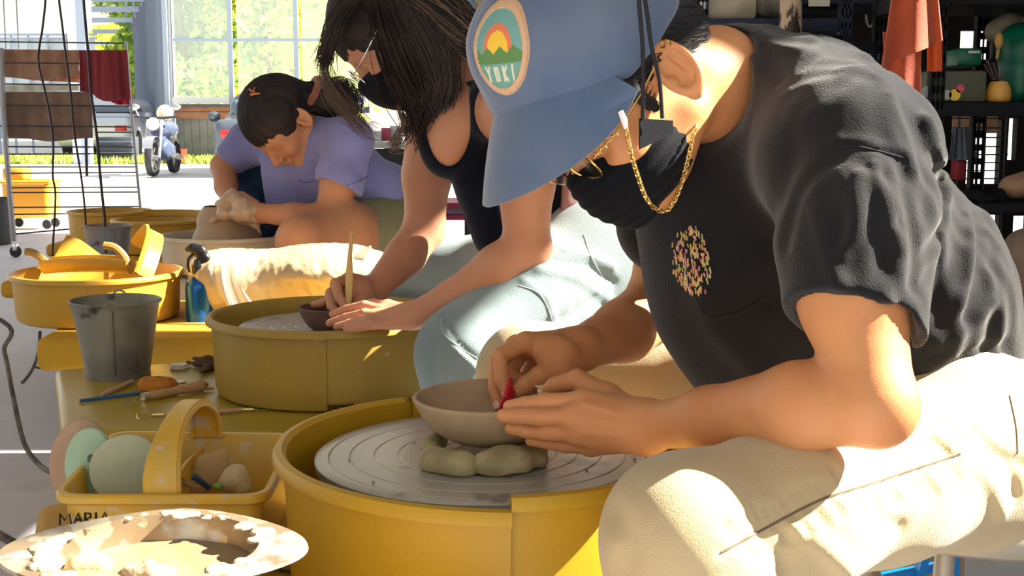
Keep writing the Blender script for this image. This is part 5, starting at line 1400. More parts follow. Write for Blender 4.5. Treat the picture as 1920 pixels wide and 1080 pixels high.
# ------------------------------------------------------------------ stool of the front person and things under it
t = thing('metal_stool', (.60, 1.60, 0), 'grey metal stool under the person in cream trousers', 'stool')
mb = MB(); mb.lathe([(0, .515), (.17, .515), (.182, .522), (.185, .535), (.180, .546), (.165, .552), (0, .552)], (.60, 1.60, 0), 64); mb.build('seat', mat('stool_grey', (.42, .38, .32), .45, metal=.3), t)
for a in (-125, -55, 35, 145):
    a = math.radians(a); mb = MB(); mb.tube([(.60+.13*math.cos(a), 1.60+.13*math.sin(a), .52), (.60+.19*math.cos(a), 1.60+.19*math.sin(a), 0)], .0125, 12); mb.build('leg', MATS['stool_grey'], t)
mb = MB(); mb.tube([(.60+.165*math.cos(2*PI*k/40), 1.60+.165*math.sin(2*PI*k/40), .20) for k in range(41)], .007, 8); mb.build('foot_ring', MATS['stool_grey'], t)
M_blue = mat('bright_blue_paint', (.0, .19, .62), .4)
t = thing('blue_frame', tuple(Vector((.66, 1.95, 0))), 'bright blue metal frame standing behind the grey stool', 'frame')
def barpx(x1, y1, x2, y2, Y, w): mb = MB(); mb.bar(W(x1, y1, Y), W(x2, y2, Y), w, w*.5); return mb
barpx(1787, 1005, 1787, 1220, 1.95, .026).build('upright', M_blue, t); barpx(1735, 1030, 1690, 1220, 1.95, .024).build('strut', M_blue, t)
barpx(1655, 1082, 1760, 1062, 1.96, .02).build('strut', M_blue, t)
barpx(1690, 1050, 1630, 1220, 2.02, .02).build('strut', M_blue, t)
MB().box((W(1700, 1090, 2.45).x, 2.45, .235), (.12, .12, .47), .3, .01).build('yellow_block', mat('lemon_plastic', (.75, .52, .03), .4)); tag([o for o in COL.objects if o.name == 'yellow_block'][0], 'yellow block behind the blue frame', 'block')
MB().box((W(1660, 1140, 2.2).x, 2.2, .16), (.20, .20, .32), .1, .01).build('storage_box', mat('kraft', (.30, .2, .12), .8)); tag([o for o in COL.objects if o.name == 'storage_box'][0], 'brown box low behind the front person\'s leg', 'box')
# cables
M_cable = mat('cable_rubber', (.03, .028, .027), .55, (.12, .09, .07), 40)
def cable(pts, r, label, m=M_cable): mb = MB(); mb.tube([Vector(z) for z in spline([V3(p) for p in pts], 8)], r, 8); return tag(mb.build('power_cord', m), label, 'cable')
cable([(-1.5, 2.6, .75), W(-20, 590, 2.3), W(8, 660, 2.25), W(24, 740, 2.15), W(45, 830, 2.10), W(75, 872, 2.05), W(103, 887, 2.0), W(150, 890, 1.98)], .0042, 'dark cord looping down at the left edge to the caddy')
cable([W(-30, 990, 1.75), W(0, 1003, 1.72), W(30, 1020, 1.70), W(70, 1035, 1.68)], .0062, 'thick dark cord at the bottom left corner')
cable([W(75, 622, 3.3), W(72, 660, 3.32), W(62, 690, 3.34), W(45, 715, 3.36), W(40, 716, 3.36)], .0045, 'black cord hanging from the table below the heaped pan')
cable([W(62, 688, 3.35), W(80, 690, 3.35), W(95, 680, 3.36)], .0028, 'thin black cord under the yellow table')
# ------------------------------------------------------------------ setting
M_floor = mat('concrete_floor', (.50, .50, .54), .6, (.42, .42, .46), 1.6, .35, .7, bump=.1, bscale=20, c3=(.42, .40, .38), s3=5, lo3=.60, hi3=.75)
M_ground = mat('pale_paving', (.62, .60, .56), .85, (.52, .50, .47), .8)
M_wallm = mat('dark_wall', (.014, .012, .012), .9, (.02, .017, .015), 2, spec=.1)
M_ceil = mat('ceiling_paint', (.55, .52, .47), .9)
struct(MB().box((-1.2, 3.75, -.05), (9.6, 15.5, .1)).build('floor', M_floor))
struct(MB().box((0, 45, -.06), (120, 67, .1)).build('outdoor_paving_1', M_ground))  # pale outdoor ground beyond the far edge of the floor
struct(MB().prism([(-6, -4), (2.95, -4), (2.95, 1.4), (3.13, 1.4), (3.13, 1.6), (3.33, 1.6), (3.33, 1.95), (3.42, 1.95), (3.42, 2.6), (3.16, 2.6), (3.16, 3.55), (2.25, 3.55), (2.25, 4.15), (3.7, 4.15), (3.7, 11.5), (-6, 11.5)], 3.4, 3.5).build('sun_shaping_ceiling', M_ceil, smooth=False))  # unseen ceiling, its edge stepped to choose which spots get sun
struct(MB().box((3.65, 6.1, 1.7), (.1, 3.9, 3.4)).build('sun_blocking_wall', M_wallm))  # unseen wall, added to keep direct sun off the back shelves
struct(MB().box((3.65, 1.3, 1.3), (.1, 5.70, 2.6)).build('sun_blocking_wall', M_wallm))  # unseen low wall, added to shade the floor on the right
# back wall behind the shelves, with openings to the daylight
def wall_holes(name, y, x0, x1, z0, z1, holes, m, th=.08):
    mb = MB(); xs = sorted({x0, x1, *[h[0] for h in holes], *[h[1] for h in holes]}); zs = sorted({z0, z1, *[h[2] for h in holes], *[h[3] for h in holes]})
    for i in range(len(xs)-1):
        for k in range(len(zs)-1):
            cx, cz = (xs[i]+xs[i+1])/2, (zs[k]+zs[k+1])/2
            if any(h[0] < cx < h[1] and h[2] < cz < h[3] for h in holes): continue
            mb.box((cx, y, cz), (xs[i+1]-xs[i], th, zs[k+1]-zs[k]))
    return struct(mb.build(name, m, smooth=False))
def hole(x1, y1, x2, y2, Y): a = W(x1, y1, Y); b = W(x2, y2, Y); return (a.x, b.x, b.z, a.z)
YB = 8.0
hs = [hole(1797, 58, 1856, 112, YB), hole(1812, 225, 1868, 345, YB), hole(1828, 402, 1868, 440, YB), hole(1896, 404, 1922, 438, YB), hole(1888, 222, 1900, 300, YB), hole(1636, 76, 1646, 84, YB)]
wall_holes('wall_back', YB, .55, 3.6, 0, 3.4, hs, M_wallm)
struct(MB().box((-5.95, -1.2, 1.7), (.1, 5.6, 3.4)).build('wall_left', M_ceil))
# ------------------------------------------------------------------ outdoors
def at(px, py, Y): return W(px, py, Y)
gz = 0.0
M_grass = mat('sunlit_grass', (.30, .42, .06), .9, (.45, .50, .10), 3)
s_ = thing  # alias
def lawn(name, x0, x1, y0, y1, n, hgt, seed, m):
    rs = random.Random(seed); mb = MB(); bm = mb.bm
    b0 = bm.verts.new((x0, y0, .0)); b1 = bm.verts.new((x1, y0, .0)); b2 = bm.verts.new((x1, y1, .02)); b3 = bm.verts.new((x0, y1, .02)); bm.faces.new((b0, b1, b2, b3))
    for i in range(n):
        x = rs.uniform(x0, x1); y = rs.uniform(y0, y1); h = hgt*rs.uniform(.5, 1.2); w = .03; a = rs.uniform(0, PI)
        v = [bm.verts.new((x-w*math.cos(a), y-w*math.sin(a), 0)), bm.verts.new((x+w*math.cos(a), y+w*math.sin(a), 0)), bm.verts.new((x+rs.uniform(-.06, .06), y+rs.uniform(-.06, .06), h))]
        bm.faces.new(v)
    return mb.build(name, m)
g = stuff(lawn('grass', -13, -2.5, 27.4, 29.9, 9000, .16, 3, M_grass)); tag(g, 'bright green grass strip along the foot of the fence outside', 'grass')
def foliage(center, radii, n, leaf, rs, bm, shells=True):
    for i in range(n):
        d = Vector((rs.gauss(0, 1), rs.gauss(0, 1), rs.gauss(0, 1))).normalized()*(rs.random()**.35)
        p = Vector(center)+Vector((d.x*radii[0], d.y*radii[1], d.z*radii[2])); a = Vector((rs.gauss(0, 1), rs.gauss(0, 1), rs.gauss(0, 1))).normalized(); b = a.orthogonal().normalized(); l = leaf*rs.uniform(.5, 1.3)
        v = [bm.verts.new(p-a*l), bm.verts.new(p+b*l*.45), bm.verts.new(p+a*l), bm.verts.new(p-b*l*.45)]; f = bm.faces.new(v); f.material_index = 0 if rs.random() < .6 else 1
def leafmat(name, c, c2):
    m = mat(name, c, .6, c2, .9, .3, .7); nt = m.node_tree; b = nt.nodes['Principled BSDF']; out = nt.nodes['Material Output']
    tr = nt.nodes.new('ShaderNodeBsdfTranslucent'); mx = nt.nodes.new('ShaderNodeMixShader'); mx.inputs[0].default_value = .45; tr.inputs['Color'].default_value = (*c2, 1)
    nt.links.new(b.outputs[0], mx.inputs[1]); nt.links.new(tr.outputs[0], mx.inputs[2]); nt.links.new(mx.outputs[0], out.inputs['Surface']); return m
L1 = leafmat('leaf_green', (.30, .46, .07), (.52, .66, .10)); L2 = leafmat('leaf_yellow', (.66, .64, .08), (.90, .84, .12)); L3 = leafmat('leaf_deep', (.08, .20, .04), (.20, .36, .07))
M_bark = mat('bark', (.16, .11, .08), .9)
def tree(x, y, h, w, blobs, label, mats, seed):
    rs = random.Random(seed); t = thing('tree', (x, y, 0), label, 'tree', 'trees behind the glass front')
    mb = MB(); mb.tube([(x, y, 0), (x+.1, y, h*.3), (x-.1, y, h*.62)], [.22, .16, .08], 8); mb.build('trunk', M_bark, t)
    mb = MB()
    for i in range(blobs):
        a = rs.uniform(0, 2*PI); r = rs.random()**.5*w; z = h*rs.uniform(.16, .98); k = 1-abs(z/h-.5)*.7
        foliage((x+r*k*math.cos(a), y+r*k*math.sin(a), z), (w*.36, w*.36, h*.12), 170, .20, rs, mb.bm)
    mb.build('crown', mats, t, smooth=False); return t
for i, (px, Y, h, w, nb, ms, lb) in enumerate([(345, 46, 9.5, 2.6, 46, (L1, L3), 'leafy green tree left of the first window mullion'), (415, 50, 10, 2.8, 46, (L1, L2), 'green tree behind the middle of the glass front'),
    (505, 47, 9.5, 2.8, 48, (L2, L1), 'yellow-green sunlit tree behind the glass, above the violet-shirted person'), (590, 49, 10, 3.0, 46, (L2, L1), 'yellow-green tree nearest the hair of the middle person'),
    (205, 70, 5.6, 2.2, 26, (L2, L1), 'yellow-green tree beyond the pergola beams'), (95, 82, 5.2, 3.0, 26, (L3, L1), 'distant dull green tree above the wire rack'), (10, 86, 4.0, 3.0, 22, (L1, L2), 'distant low tree at the left edge'), (215, 60, 1.9, 2.0, 22, (L2, L1), 'low sunlit bush seen below the red towel')]):
    q = at(px, 300, Y); tree(q.x, Y, h, w, nb, lb, list(ms), i+3)
# white-blue frame work: glass front, pergola, slatted wall
M_frame = mat('pale_blue_steel', (.30, .37, .48), .5); M_slat = mat('slate_blue_steel', (.13, .16, .23), .5); M_dk = mat('dark_slate', (.045, .055, .075), .6); M_wht = mat('white_paint', (.75, .76, .78), .6)
M_glass = mat('hazy_glass', (.72, .82, .76), .08, alpha=.30, spec=.4)
YG = 29.6
t = struct(thing('window_1', (at(450, 300, YG).x, YG, 0), '', '')); del t['label']; del t['category']
def vbar(px, Y, z0, z1, w, m, nm, par): q = at(px, 300, Y); mb = MB(); mb.box((q.x, Y, (z0+z1)/2), (w, w, z1-z0)); return mb.build(nm, m, par)
zf = at(400, 205, YG).z
for px in (318, 438, 560, 680): vbar(px, YG, zf, 5, .10, M_frame, 'mullion', t)
x0, x1 = at(318, 0, YG).x, at(690, 0, YG).x
for py, w_ in ((75, .07), (188, .14), (206, .14)): MB().box(((x0+x1)/2, YG, at(400, py, YG).z), (x1-x0, .08, w_)).build('transom', M_wht if py == 188 else M_frame if py == 75 else M_dk, t)
for a, b in ((318, 438), (438, 560), (560, 680)):
    xa, xb = at(a, 0, YG).x+.05, at(b, 0, YG).x-.05
    MB().box(((xa+xb)/2, YG+.01, (zf+5)/2), (xb-xa, .015, 5-zf)).build('pane', M_glass, t, smooth=False)
t = thing('slatted_wall', (at(285, 300, 36).x, 36, 0), 'tall receding wall of slate-blue steel slats beside the motorcycle', 'wall')
for i in range(11):
    k = i/10; px = 313-66*k; Y = 1/((1-k)/30.2+k/52); q = at(px, 300, Y); mb = MB(); mb.box((q.x, Y, 2.1), (.14, .5, 4.2)); mb.build('slat', M_slat, t)
a, b = at(313, 300, 30.2), at(247, 300, 52)
mb = MB(); mb.bar((a.x, a.y, 4.2), (b.x, b.y, 4.2), .16); mb.build('top_rail', M_slat, t)
mb = MB(); mb.bar((a.x+.25, a.y, 2.6), (b.x+.25, b.y, 2.6), .05, 4.4); mb.build('backing', mat('pale_grey_panel', (.62, .65, .70), .6), t)
t = thing('pergola', (at(220, 300, 42).x, 42, 0), 'open pergola of pale steel beams above the motorcycle', 'pergola')
for Y in (36, 39.5, 44, 50, 58):
    xa, xb = at(172, 0, Y).x, at(313-66*(1/30.2-1/Y)/(1/30.2-1/52)*1.0, 0, Y).x; MB().box(((xa+xb)/2, Y, 4.2), (xb-xa, .14, .16)).build('beam', M_frame, t)
for px in (237, 251, 265): 
    qa, qb = at(px, 0, 34), at(px-3, 0, 58); mb = MB(); mb.bar((qa.x, 34, 4.32), (qb.x, 58, 4.32), .08); mb.build('purlin', M_frame, t)
q = at(156, 300, 27); t = thing('steel_column', (q.x, 27, 0), 'pale blue steel column left of the pergola', 'column'); MB().box((q.x+.1, 27, 2.4), (.18, .2, 4.8)).build('shaft', M_frame, t); MB().box((q.x-.1, 27.05, 2.4), (.22, .1, 4.8)).build('panel', mat('pale_panel', (.55, .62, .72), .5), t)
t = thing('balustrade', (at(60, 300, 34).x, 34, 0), 'pale rail along the background at upper left', 'railing')
for py in (65, 72): MB().box((at(70, 0, 34).x, 34, at(70, py, 34).z), (3.0, .06, .05)).build('rail', M_frame, t)
for px in (2, 32, 64, 100, 134): vbar(px, 34, 0, at(70, 64, 34).z, .05, M_frame, 'post', t)
MB().box((at(70, 0, 34.1).x, 34.1, (at(70, 70, 34).z+.4)/2), (2.9, .02, at(70, 70, 34).z-.4)).build('infill_panel', mat('pale_infill', (.50, .58, .62), .6), t)
# low boarded fence
t = thing('boarded_fence', (at(370, 300, 29).x, 29, 0), 'low grey boarded fence with a brown timber band on top', 'fence')
x0, x1 = at(322, 0, 29).x, at(560, 0, 29).x
M_greyb = mat('weathered_boards', (.15, .15, .155), .9, (.20, .19, .19), 3); M_brb = mat('brown_boards', (.26, .10, .055), .8, (.32, .14, .08), 3)
nb = 16
for i in range(nb):
    xa = x0+(x1-x0)*i/nb; MB().box((xa+(x1-x0)/nb/2, 29, .50), ((x1-x0)/nb*.96, .04, 1.0)).build('board', M_greyb, t)
for k in range(2): MB().box(((x0+x1)/2, 28.95, 1.02+.16*k), (x1-x0, .05, .14)).build('timber_band', M_brb, t)
MB().box(((x0+x1)/2, 28.9, 1.24), (x1-x0, .12, .06)).build('cap_rail', M_dk, t)
q = at(314, 300, 28.6); MB().box((q.x, 28.6, .62), (.22, .22, 1.24)).build('gate_post', M_dk); tag([o for o in COL.objects if o.name == 'gate_post'][0], 'dark post at the left end of the boarded fence', 'post')
q = at(338, 302, 27.6); mb = MB(); mb.lathe([(0, 0), (.12, 0), (.155, .28), (.165, .29), (.15, .29), (.115, .01), (0, .01)], (q.x, 27.6, .02), 24); tag(mb.build('red_bucket', mat('red_bucket', (.55, .06, .03), .5)), 'red bucket on the grass before the grey fence', 'bucket')
# dark container with slats
q = at(222, 300, 28); t = thing('waste_container', (q.x, 28, 0), 'dark slatted container left of the motorcycle', 'container')
MB().box((q.x, 28, .28), (.78, .5, .56), None, .02).build('body', M_dk, t)
for k in range(4): MB().box((q.x, 27.72, .10+.12*k), (.76, .05, .035)).build('rib', mat('slate_rib', (.10, .13, .17), .5), t)
# motorcycle
q = at(287, 322, 21.6); mx, my = q.x, 21.6
t = thing('motorcycle', (mx, my, 0), 'parked motorcycle seen end-on in front of the slatted wall', 'motorcycle')
M_rub = mat('tyre_rubber', (.02, .02, .022), .8); M_mot = mat('motor_metal', (.35, .36, .38), .35, metal=.7); M_mob = mat('motor_paint', (.06, .08, .14), .3)
for dy in (0, 1.35):
    mb = MB(); n = 40; mb.lathe([(.26, -.05), (.30, -.055), (.315, 0), (.30, .055), (.26, .05), (.255, 0), (.26, -.05)], (0, 0, 0), n, M=Matrix.Rotation(PI/2, 4, 'Y')); 
    w_ = mb.build('tyre', M_rub, t); w_.data.transform(Matrix.Translation((mx, my+dy, .315))); 
    mb = MB(); mb.tube([(mx-.08, my+dy, .315), (mx+.08, my+dy, .315)], .05, 10)
    for k in range(8): a = PI*k/4; mb.bar((mx, my+dy, .315), (mx, my+dy+.25*math.cos(a), .315+.25*math.sin(a)), .015)
    mb.build('wheel_spokes', M_mot, t)
for sx in (-1, 1): mb = MB(); mb.tube([(mx+.11*sx, my, .315), (mx+.12*sx, my+.22, .95)], .028, 8); mb.build('fork', M_mot, t)
mb = MB(); mb.grid(lambda u, v: Vector((mx+(v-.5)*.16, my-.35*math.cos(PI*(.15+.6*u)), .315+.355*math.sin(PI*(.15+.6*u)))), 14, 4, .01); mb.build('mudguard', M_mot, t)
s = Sdf(); s.chain([(mx, my+.35, .82), (mx, my+.75, .80), (mx, my+1.3, .78)], [.16, .15, .12], .08, .9); s.chain([(mx, my+.5, .45), (mx, my+.8, .42)], [.20, .18], .08); s.bump(lambda P: .02*wob(P, 18, 3), .02)
sdf_mesh('body', s, (mx-.3, my, .1), (mx+.3, my+1.6, 1.1), .025, M_mob, t)
mb = MB(); mb.tube([(mx-.36, my+.3, 1.0), (mx-.15, my+.22, .98), (mx+.15, my+.22, .98), (mx+.36, my+.3, 1.0)], .02, 8); mb.build('handlebar', M_black, t)
for sx in (-1, 1):
    mb = MB(); mb.tube([(mx+.28*sx, my+.28, 1.0), (mx+.34*sx, my+.26, 1.14)], .01, 6); mb.ball((mx+.35*sx, my+.26, 1.16), (.09, .03, .06), 8); mb.build('mirror', M_mot, t)
    mb = MB(); mb.tube([(mx+.22*sx, my+.5, .35), (mx+.22*sx, my+.9, .30)], .05, 8); mb.build('exhaust', M_chrome, t)
mb = MB(); mb.ball((mx, my+.10, .88), (.11, .09, .11), 10); mb.build('headlight', mat('lamp_glass', (.85, .85, .82), .1), t)
mb = MB(); mb.ball((mx+.10, my+.5, 1.06), (.14, .15, .145), 12); tag(mb.build('helmet', mat('cream_helmet', (.72, .62, .45), .3)), 'cream helmet sitting on the parked motorcycle', 'helmet')
# cars
def car(x, y, rz, m, label):
    t = thing('parked_car', (x, y, 0), label, 'car', None, rz)
    R = Matrix.Translation((x, y, 0)) @ Matrix.Rotation(rz, 4, 'Z')
    s = Sdf(); s.add(Box((0, 0, .62), (.88, 2.1, .34), None, .16), .1); s.add(Box((0, .25, 1.10), (.70, 1.15, .32), None, .24), .25)
    for sx in (-1, 1):
        for sy in (-1.3, 1.3): s.sub(Cone((sx*.6, sy, .33), (sx*1.1, sy, .33), .36, .36), .03)
    o = sdf_mesh('body', s, (-1, -2.3, .1), (1, 2.3, 1.6), .045, m, None); o.parent = t
    g = Sdf(); g.add(Box((0, .25, 1.12), (.715, 1.17, .20), None, .16), .1); o = sdf_mesh('glazing', g, (-1, -1.3, .8), (1, 1.7, 1.5), .045, mat('car_glass', (.10, .14, .18), .05), None); o.parent = t
    for sx in (-1, 1):
        for sy in (-1.3, 1.3):
            mb = MB(); mb.lathe([(0, -.09), (.20, -.09), (.31, -.09), (.32, -.05), (.32, .07), (.2, .09), (0, .07)], (0, 0, 0), 28, M=Matrix.Translation((sx*.80, sy, .32)) @ Matrix.Rotation(PI/2*sx, 4, 'Y')); o = mb.build('tyre', M_rub, None); o.parent = t
        mb = MB(); mb.box((sx*.62, -2.08, .72), (.28, .06, .14), None, .02); o = mb.build('tail_light', mat('red_lens', (.5, .02, .02), .2), None); o.parent = t
        mb = MB(); mb.ball((sx*1.0, -.75, 1.0), (.12, .07, .09), 8); o = mb.build('wing_mirror', m, None); o.parent = t
    mb = MB(); mb.box((0, -2.10, .50), (.5, .04, .12), None, .01); o = mb.build('number_plate', M_wht, None); o.parent = t
    return t
q = at(100, 300, 27); car(q.x-.3, 32.2, .08, mat('silver_paint', (.50, .52, .56), .3, metal=.4), 'silver car parked behind the wire rack')
q = at(475, 300, 21.5); car(q.x, 23.5, .12, mat('graphite_paint', (.10, .12, .15), .25, metal=.5), 'grey car parked behind the person in violet')
# ------------------------------------------------------------------ wire rack, towels, mop bucket, cords (left)
YR = 9.3
M_wire = mat('dark_wire', (.022, .016, .022), .5); M_post = mat('zinc_post', (.28, .28, .30), .4, metal=.5)
t = thing('wire_rack', (at(135, 470, YR).x, YR, 0), 'tall wheeled rack of dark wires and steel posts with towels on it', 'rack')
def rk(x, y, dy=0): return W(x, y, YR+dy)
for y1, y2 in ((78, 81), (117, 120), (157, 160), (197, 199), (236, 238), (275, 276), (289, 288), (313, 313), (325, 323), (352, 351), (361, 360), (389, 387), (402, 399)):
    xl = -40 if y1 < 240 else 6+(y1-240)*.09; mb = MB(); mb.tube([rk(xl, y1), rk(238+(y1-78)*.085, y2)], .0052, 6); mb.build('wire', M_wire, t)
for y in (211, 248): mb = MB(); mb.tube([rk(180, y), rk(252, y)], .005, 6); mb.build('wire', M_wire, t)
mb = MB(); mb.tube([rk(26, 439), rk(135, 429)], .006, 6); mb.build('wire', M_wire, t)
mb = MB(); mb.tube([rk(236, 78), rk(248, 230), rk(264, 398)], .011, 8); mb.build('post', M_post, t)
mb = MB(); mb.tube([rk(2, 90), rk(6, 200), rk(16, 330), rk(26, 452)], .022, 8); mb.build('post', M_post, t)
mb = MB(); mb.tube([rk(160, 200, .4), rk(163, 330, .4)], .012, 8); mb.build('post', M_wire, t)
for x, dy in ((27, 0), (264, 0), (300, .6)):
    if x != 27: continue
    mb = MB(); q = rk(29, 465); mb.lathe([(0, -.014), (.035, -.014), (.042, -.008), (.042, .008), (.035, .014), (0, .014)], (q.x, q.y, .042), 20, M=Matrix.Rotation(PI/2, 4, 'X')); mb.build('castor', M_rub, t)
    MB().box((q.x, q.y, .075), (.035, .04, .05), None, .006).build('castor_bracket', M_chrome, t)
def towel(name, cn, m, label, Y=YR-.03, fx=.02, fr=14, hem=.0):
    a, b, c, d = [W(x, y, Y) for x, y in cn]
    def fn(u, v):
        p = a.lerp(b, u).lerp(d.lerp(c, u), v); return p+Vector((0, fx*(.25+v)*math.sin(u*fr)+.01*math.sin(u*31), hem*math.sin(u*7+1)*v))
    mb = MB(); mb.grid(fn, 40, 16, .004); return tag(mb.build(name, m), label, 'towel')
M_tb = mat('brown_towel', (.34, .19, .12), .95, (.28, .15, .10), 12, bump=.8, bscale=150)
towel('hanging_towel', ((-12, 92), (149, 94), (147, 146), (-8, 148)), M_tb, 'brown towel hung on the upper left of the wire rack', YR+.05, .02, 9, .012)
towel('hanging_towel', ((4, 172), (172, 172), (172, 262), (12, 262)), mat('dull_brown_towel', (.17, .105, .075), .95, (.21, .13, .09), 8, bump=.8, bscale=150), 'larger dull brown towel below the upper one on the rack', YR+.05, .025, 8, .012)
towel('hanging_towel', ((148, 94), (238, 94), (244, 192), (150, 176)), mat('maroon_towel', (.20, .022, .03), .95, bump=.8, bscale=150), 'maroon towel hanging at the right side of the rack', YR-.04, .03, 9, .02)
towel('hanging_towel', ((180, 172), (246, 166), (248, 200), (190, 186)), mat('red_towel', (.42, .02, .03), .95, bump=.8, bscale=150), 'bright red cloth under the maroon towel', YR+.06, .02, 7, .01)
towel('hanging_towel', ((80, 146), (150, 132), (149, 155), (60, 150)), mat('salmon_towel', (.55, .25, .16), .95), 'salmon cloth edge peeking below the upper brown towel', YR+.12, .01, 6)
towel('hanging_towel', ((-10, 160), (148, 158), (148, 170), (-10, 172)), mat('pale_green_cloth', (.58, .66, .58), .9), 'narrow pale green cloth between the two brown towels', YR+.14, .01, 6)
for i, P in enumerate(([(86, -30), (80, 50), (75, 80), (72, 118), (83, 165), (94, 220), (100, 270), (99, 330), (104, 370), (98, 480)],
                       [(108, -30), (117, 50), (124, 110), (132, 170), (137, 230), (144, 280), (152, 330), (158, 380), (161, 425)],
                       [(155, -30), (161, 50), (166, 110), (170, 170), (177, 220), (183, 270), (187, 320), (193, 380), (197, 420), (199, 475)])):
    Y = 4.9 if i < 2 else 4.55
    top = W(P[0][0], P[0][1], Y); pts = [W(x, y, Y) for x, y in P]; p0 = pts[0]; pts = [Vector((top.x+(p0.x-top.x)*k/6, Y, 3.4+(p0.z-3.4)*k/6)) for k in range(6)]+pts
    o = MB().tube([Vector(z) for z in spline([V3(p) for p in pts], 5)], .0042 if i < 2 else .0052, 6).build('overhead_cable', M_wire)
    tag(o, ('leftmost kinked dark cord hanging before the wire rack', 'middle dark cord hanging before the wire rack', 'right-hand thick dark cord ending in the small bucket')[i], 'cord')
for px in (8, 32): tag(MB().tube([(at(px, 0, 11).x, 11, 3.4), at(px+3, 92, 11)], .006, 6).build('rope', M_post), 'thin pale rope at the far left' if px < 20 else 'thin pale rope beside the kinked cord', 'rope')
# mop bucket
q = WZ(62, 428, 0); qx, qy = q.x, q.y; t = thing('mop_bucket', (qx, qy, 0), 'orange-yellow wheeled mop bucket at the left edge', 'mop bucket')
M_or = mat('orange_plastic', (.80, .34, .02), .4, (.72, .38, .04), 4)
s = Sdf(); s.add(Box((qx, qy, .27), (.22, .16, .17), None, .05), .02); s.sub(Box((qx, qy, .34), (.20, .14, .17), None, .04), .01); s.add(Box((qx, qy, .43), (.235, .175, .016), None, .012), .005); s.sub(Box((qx, qy, .45), (.205, .145, .06), None, .03), .004)
sdf_mesh('tub', s, (qx-.3, qy-.25, .05), (qx+.3, qy+.25, .5), .012, M_or, t)
MB().box((qx-.12, qy, .50), (.20, .22, .12), None, .03).build('wringer', M_or, t)
for sx in (-1, 1):
    for sy in (-1, 1): mb = MB(); mb.lathe([(0, -.015), (.04, -.015), (.045, 0), (.04, .015), (0, .015)], (qx+.17*sx, qy+.11*sy, .045), 16, M=Matrix.Rotation(PI/2, 4, 'X')); mb.build('castor', M_rub, t)
q = WZ(0, 458, 0); mb = MB(); mb.lathe([(0, 0), (.16, 0), (.19, .36), (.20, .37), (.18, .37), (.15, .01), (0, .01)], (q.x-.08, q.y, 0), 28); tag(mb.build('rubbish_bin', mat('dark_bin', (.03, .035, .035), .6)), 'dark bin at the left edge beside the mop bucket', 'bin')
# ------------------------------------------------------------------ between persons two and three: work bench and trolley
t = thing('work_bench', (at(760, 400, 7.2).x, 7.2, 0), 'dark bench with a pale top behind the two farther people', 'bench')
xa, xb = at(690, 0, 7.2).x, at(1000, 0, 7.2).x; zt_ = at(720, 270, 7.2).z
MB().box(((xa+xb)/2, 7.3, zt_), (xb-xa, .7, .035), None, .004).build('top', mat('bench_top', (.55, .60, .58), .4), t)
MB().box(((xa+xb)/2, 7.0, zt_-.085), (xb-xa-.02, .04, .13)).build('apron', M_black, t)
for x in (xa+.08, xb-.08): MB().box((x, 7.1, (zt_-.1)/2), (.05, .05, zt_-.1)).build('leg', M_black, t)
for i, (x1, x2, y1, y2, c, lb) in enumerate(((702, 716, 246, 268, (.7, .7, .75), 'white carton on the pale bench, nearest the violet shirt'), (716, 732, 240, 266, (.62, .10, .18), 'small crimson box on the pale bench'), (732, 750, 236, 266, (.75, .78, .85), 'tall white box on the pale bench'), (700, 712, 250, 262, (.10, .12, .5), 'small blue box at the front of the pale bench'))):
    a = W(x1, y1, 7.25+.06*i); b = W(x2, y2, 7.25+.06*i); mb = MB(); mb.box(((a.x+b.x)/2, a.y, (a.z+zt_+.0175)/2), (b.x-a.x, .08, a.z-zt_-.0175), None, .003); tag(mb.build('carton', mat('carton_%d' % i if False else 'carton_' + 'abcd'[i], c, .6)), lb, 'box')
M_pink = mat('magenta_steel', (.42, .03, .10), .5); M_lil = mat('lilac_paint', (.55, .42, .62), .6)
t = thing('pallet_trolley', (at(770, 400, 8.0).x, 7.9, 0), 'magenta trolley with pale crates behind the middle person', 'trolley')
zq = at(780, 380, 7.9).z
for x in (722, 745, 768, 890): MB().box((at(x, 0, 7.75).x, 7.75, .45), (.03, .03, .9)).build('post', M_pink, t)
for z in (.16, .42, zq): MB().box((at(800, 0, 7.9).x, 7.9, z), (.70, .5, .03)).build('shelf', M_pink if z > .2 else M_black, t)
for i, (x1, x2, y1, y2) in enumerate(((722, 764, 312, 335), (722, 764, 338, 362), (724, 765, 365, 395), (836, 884, 382, 408))):
    Y = 7.75; a = W(x1, y1, Y); b = W(x2, y2, Y); mb = MB(); mb.box(((a.x+b.x)/2, Y+.1, (a.z+b.z)/2), (b.x-a.x, .2, a.z-b.z), None, .006)
    o = mb.build('crate', M_wht if i < 2 else M_lil); tag(o, ('topmost white crate beside the magenta post', 'second white crate beside the magenta post', 'lilac crate at the foot of the magenta post', 'lilac crate seen between the middle person\'s arms')[i], 'crate')
q = at(858, 455, 7.4); tag(MB().box((q.x, 7.4, .22), (.24, .3, .10), None, .01).build('lilac_tray', mat('lilac_tray', (.60, .62, .78), .4)), 'low pale lilac tray behind the middle person\'s elbow', 'tray')
MB().box((q.x, 7.45, .085), (.34, .4, .17), None, .01).build('low_plinth', M_black); tag([o for o in COL.objects if o.name == 'low_plinth'][0], 'black plinth under the lilac tray', 'plinth')
t = thing('painted_board', tuple(at(880, 20, 6.4)), 'pale blue board with a tan upright, behind the loose hair', 'board'); q = at(880, 20, 6.4)
MB().box((q.x, 6.4, q.z-.2), (.5, .03, .8)).build('panel', mat('sky_blue_board', (.22, .45, .66), .7, (.28, .5, .7), 4), t); MB().box((at(897, 0, 6.37).x, 6.37, q.z-.2), (.03, .03, .8)).build('upright', mat('tan_board', (.50, .38, .24), .7), t)
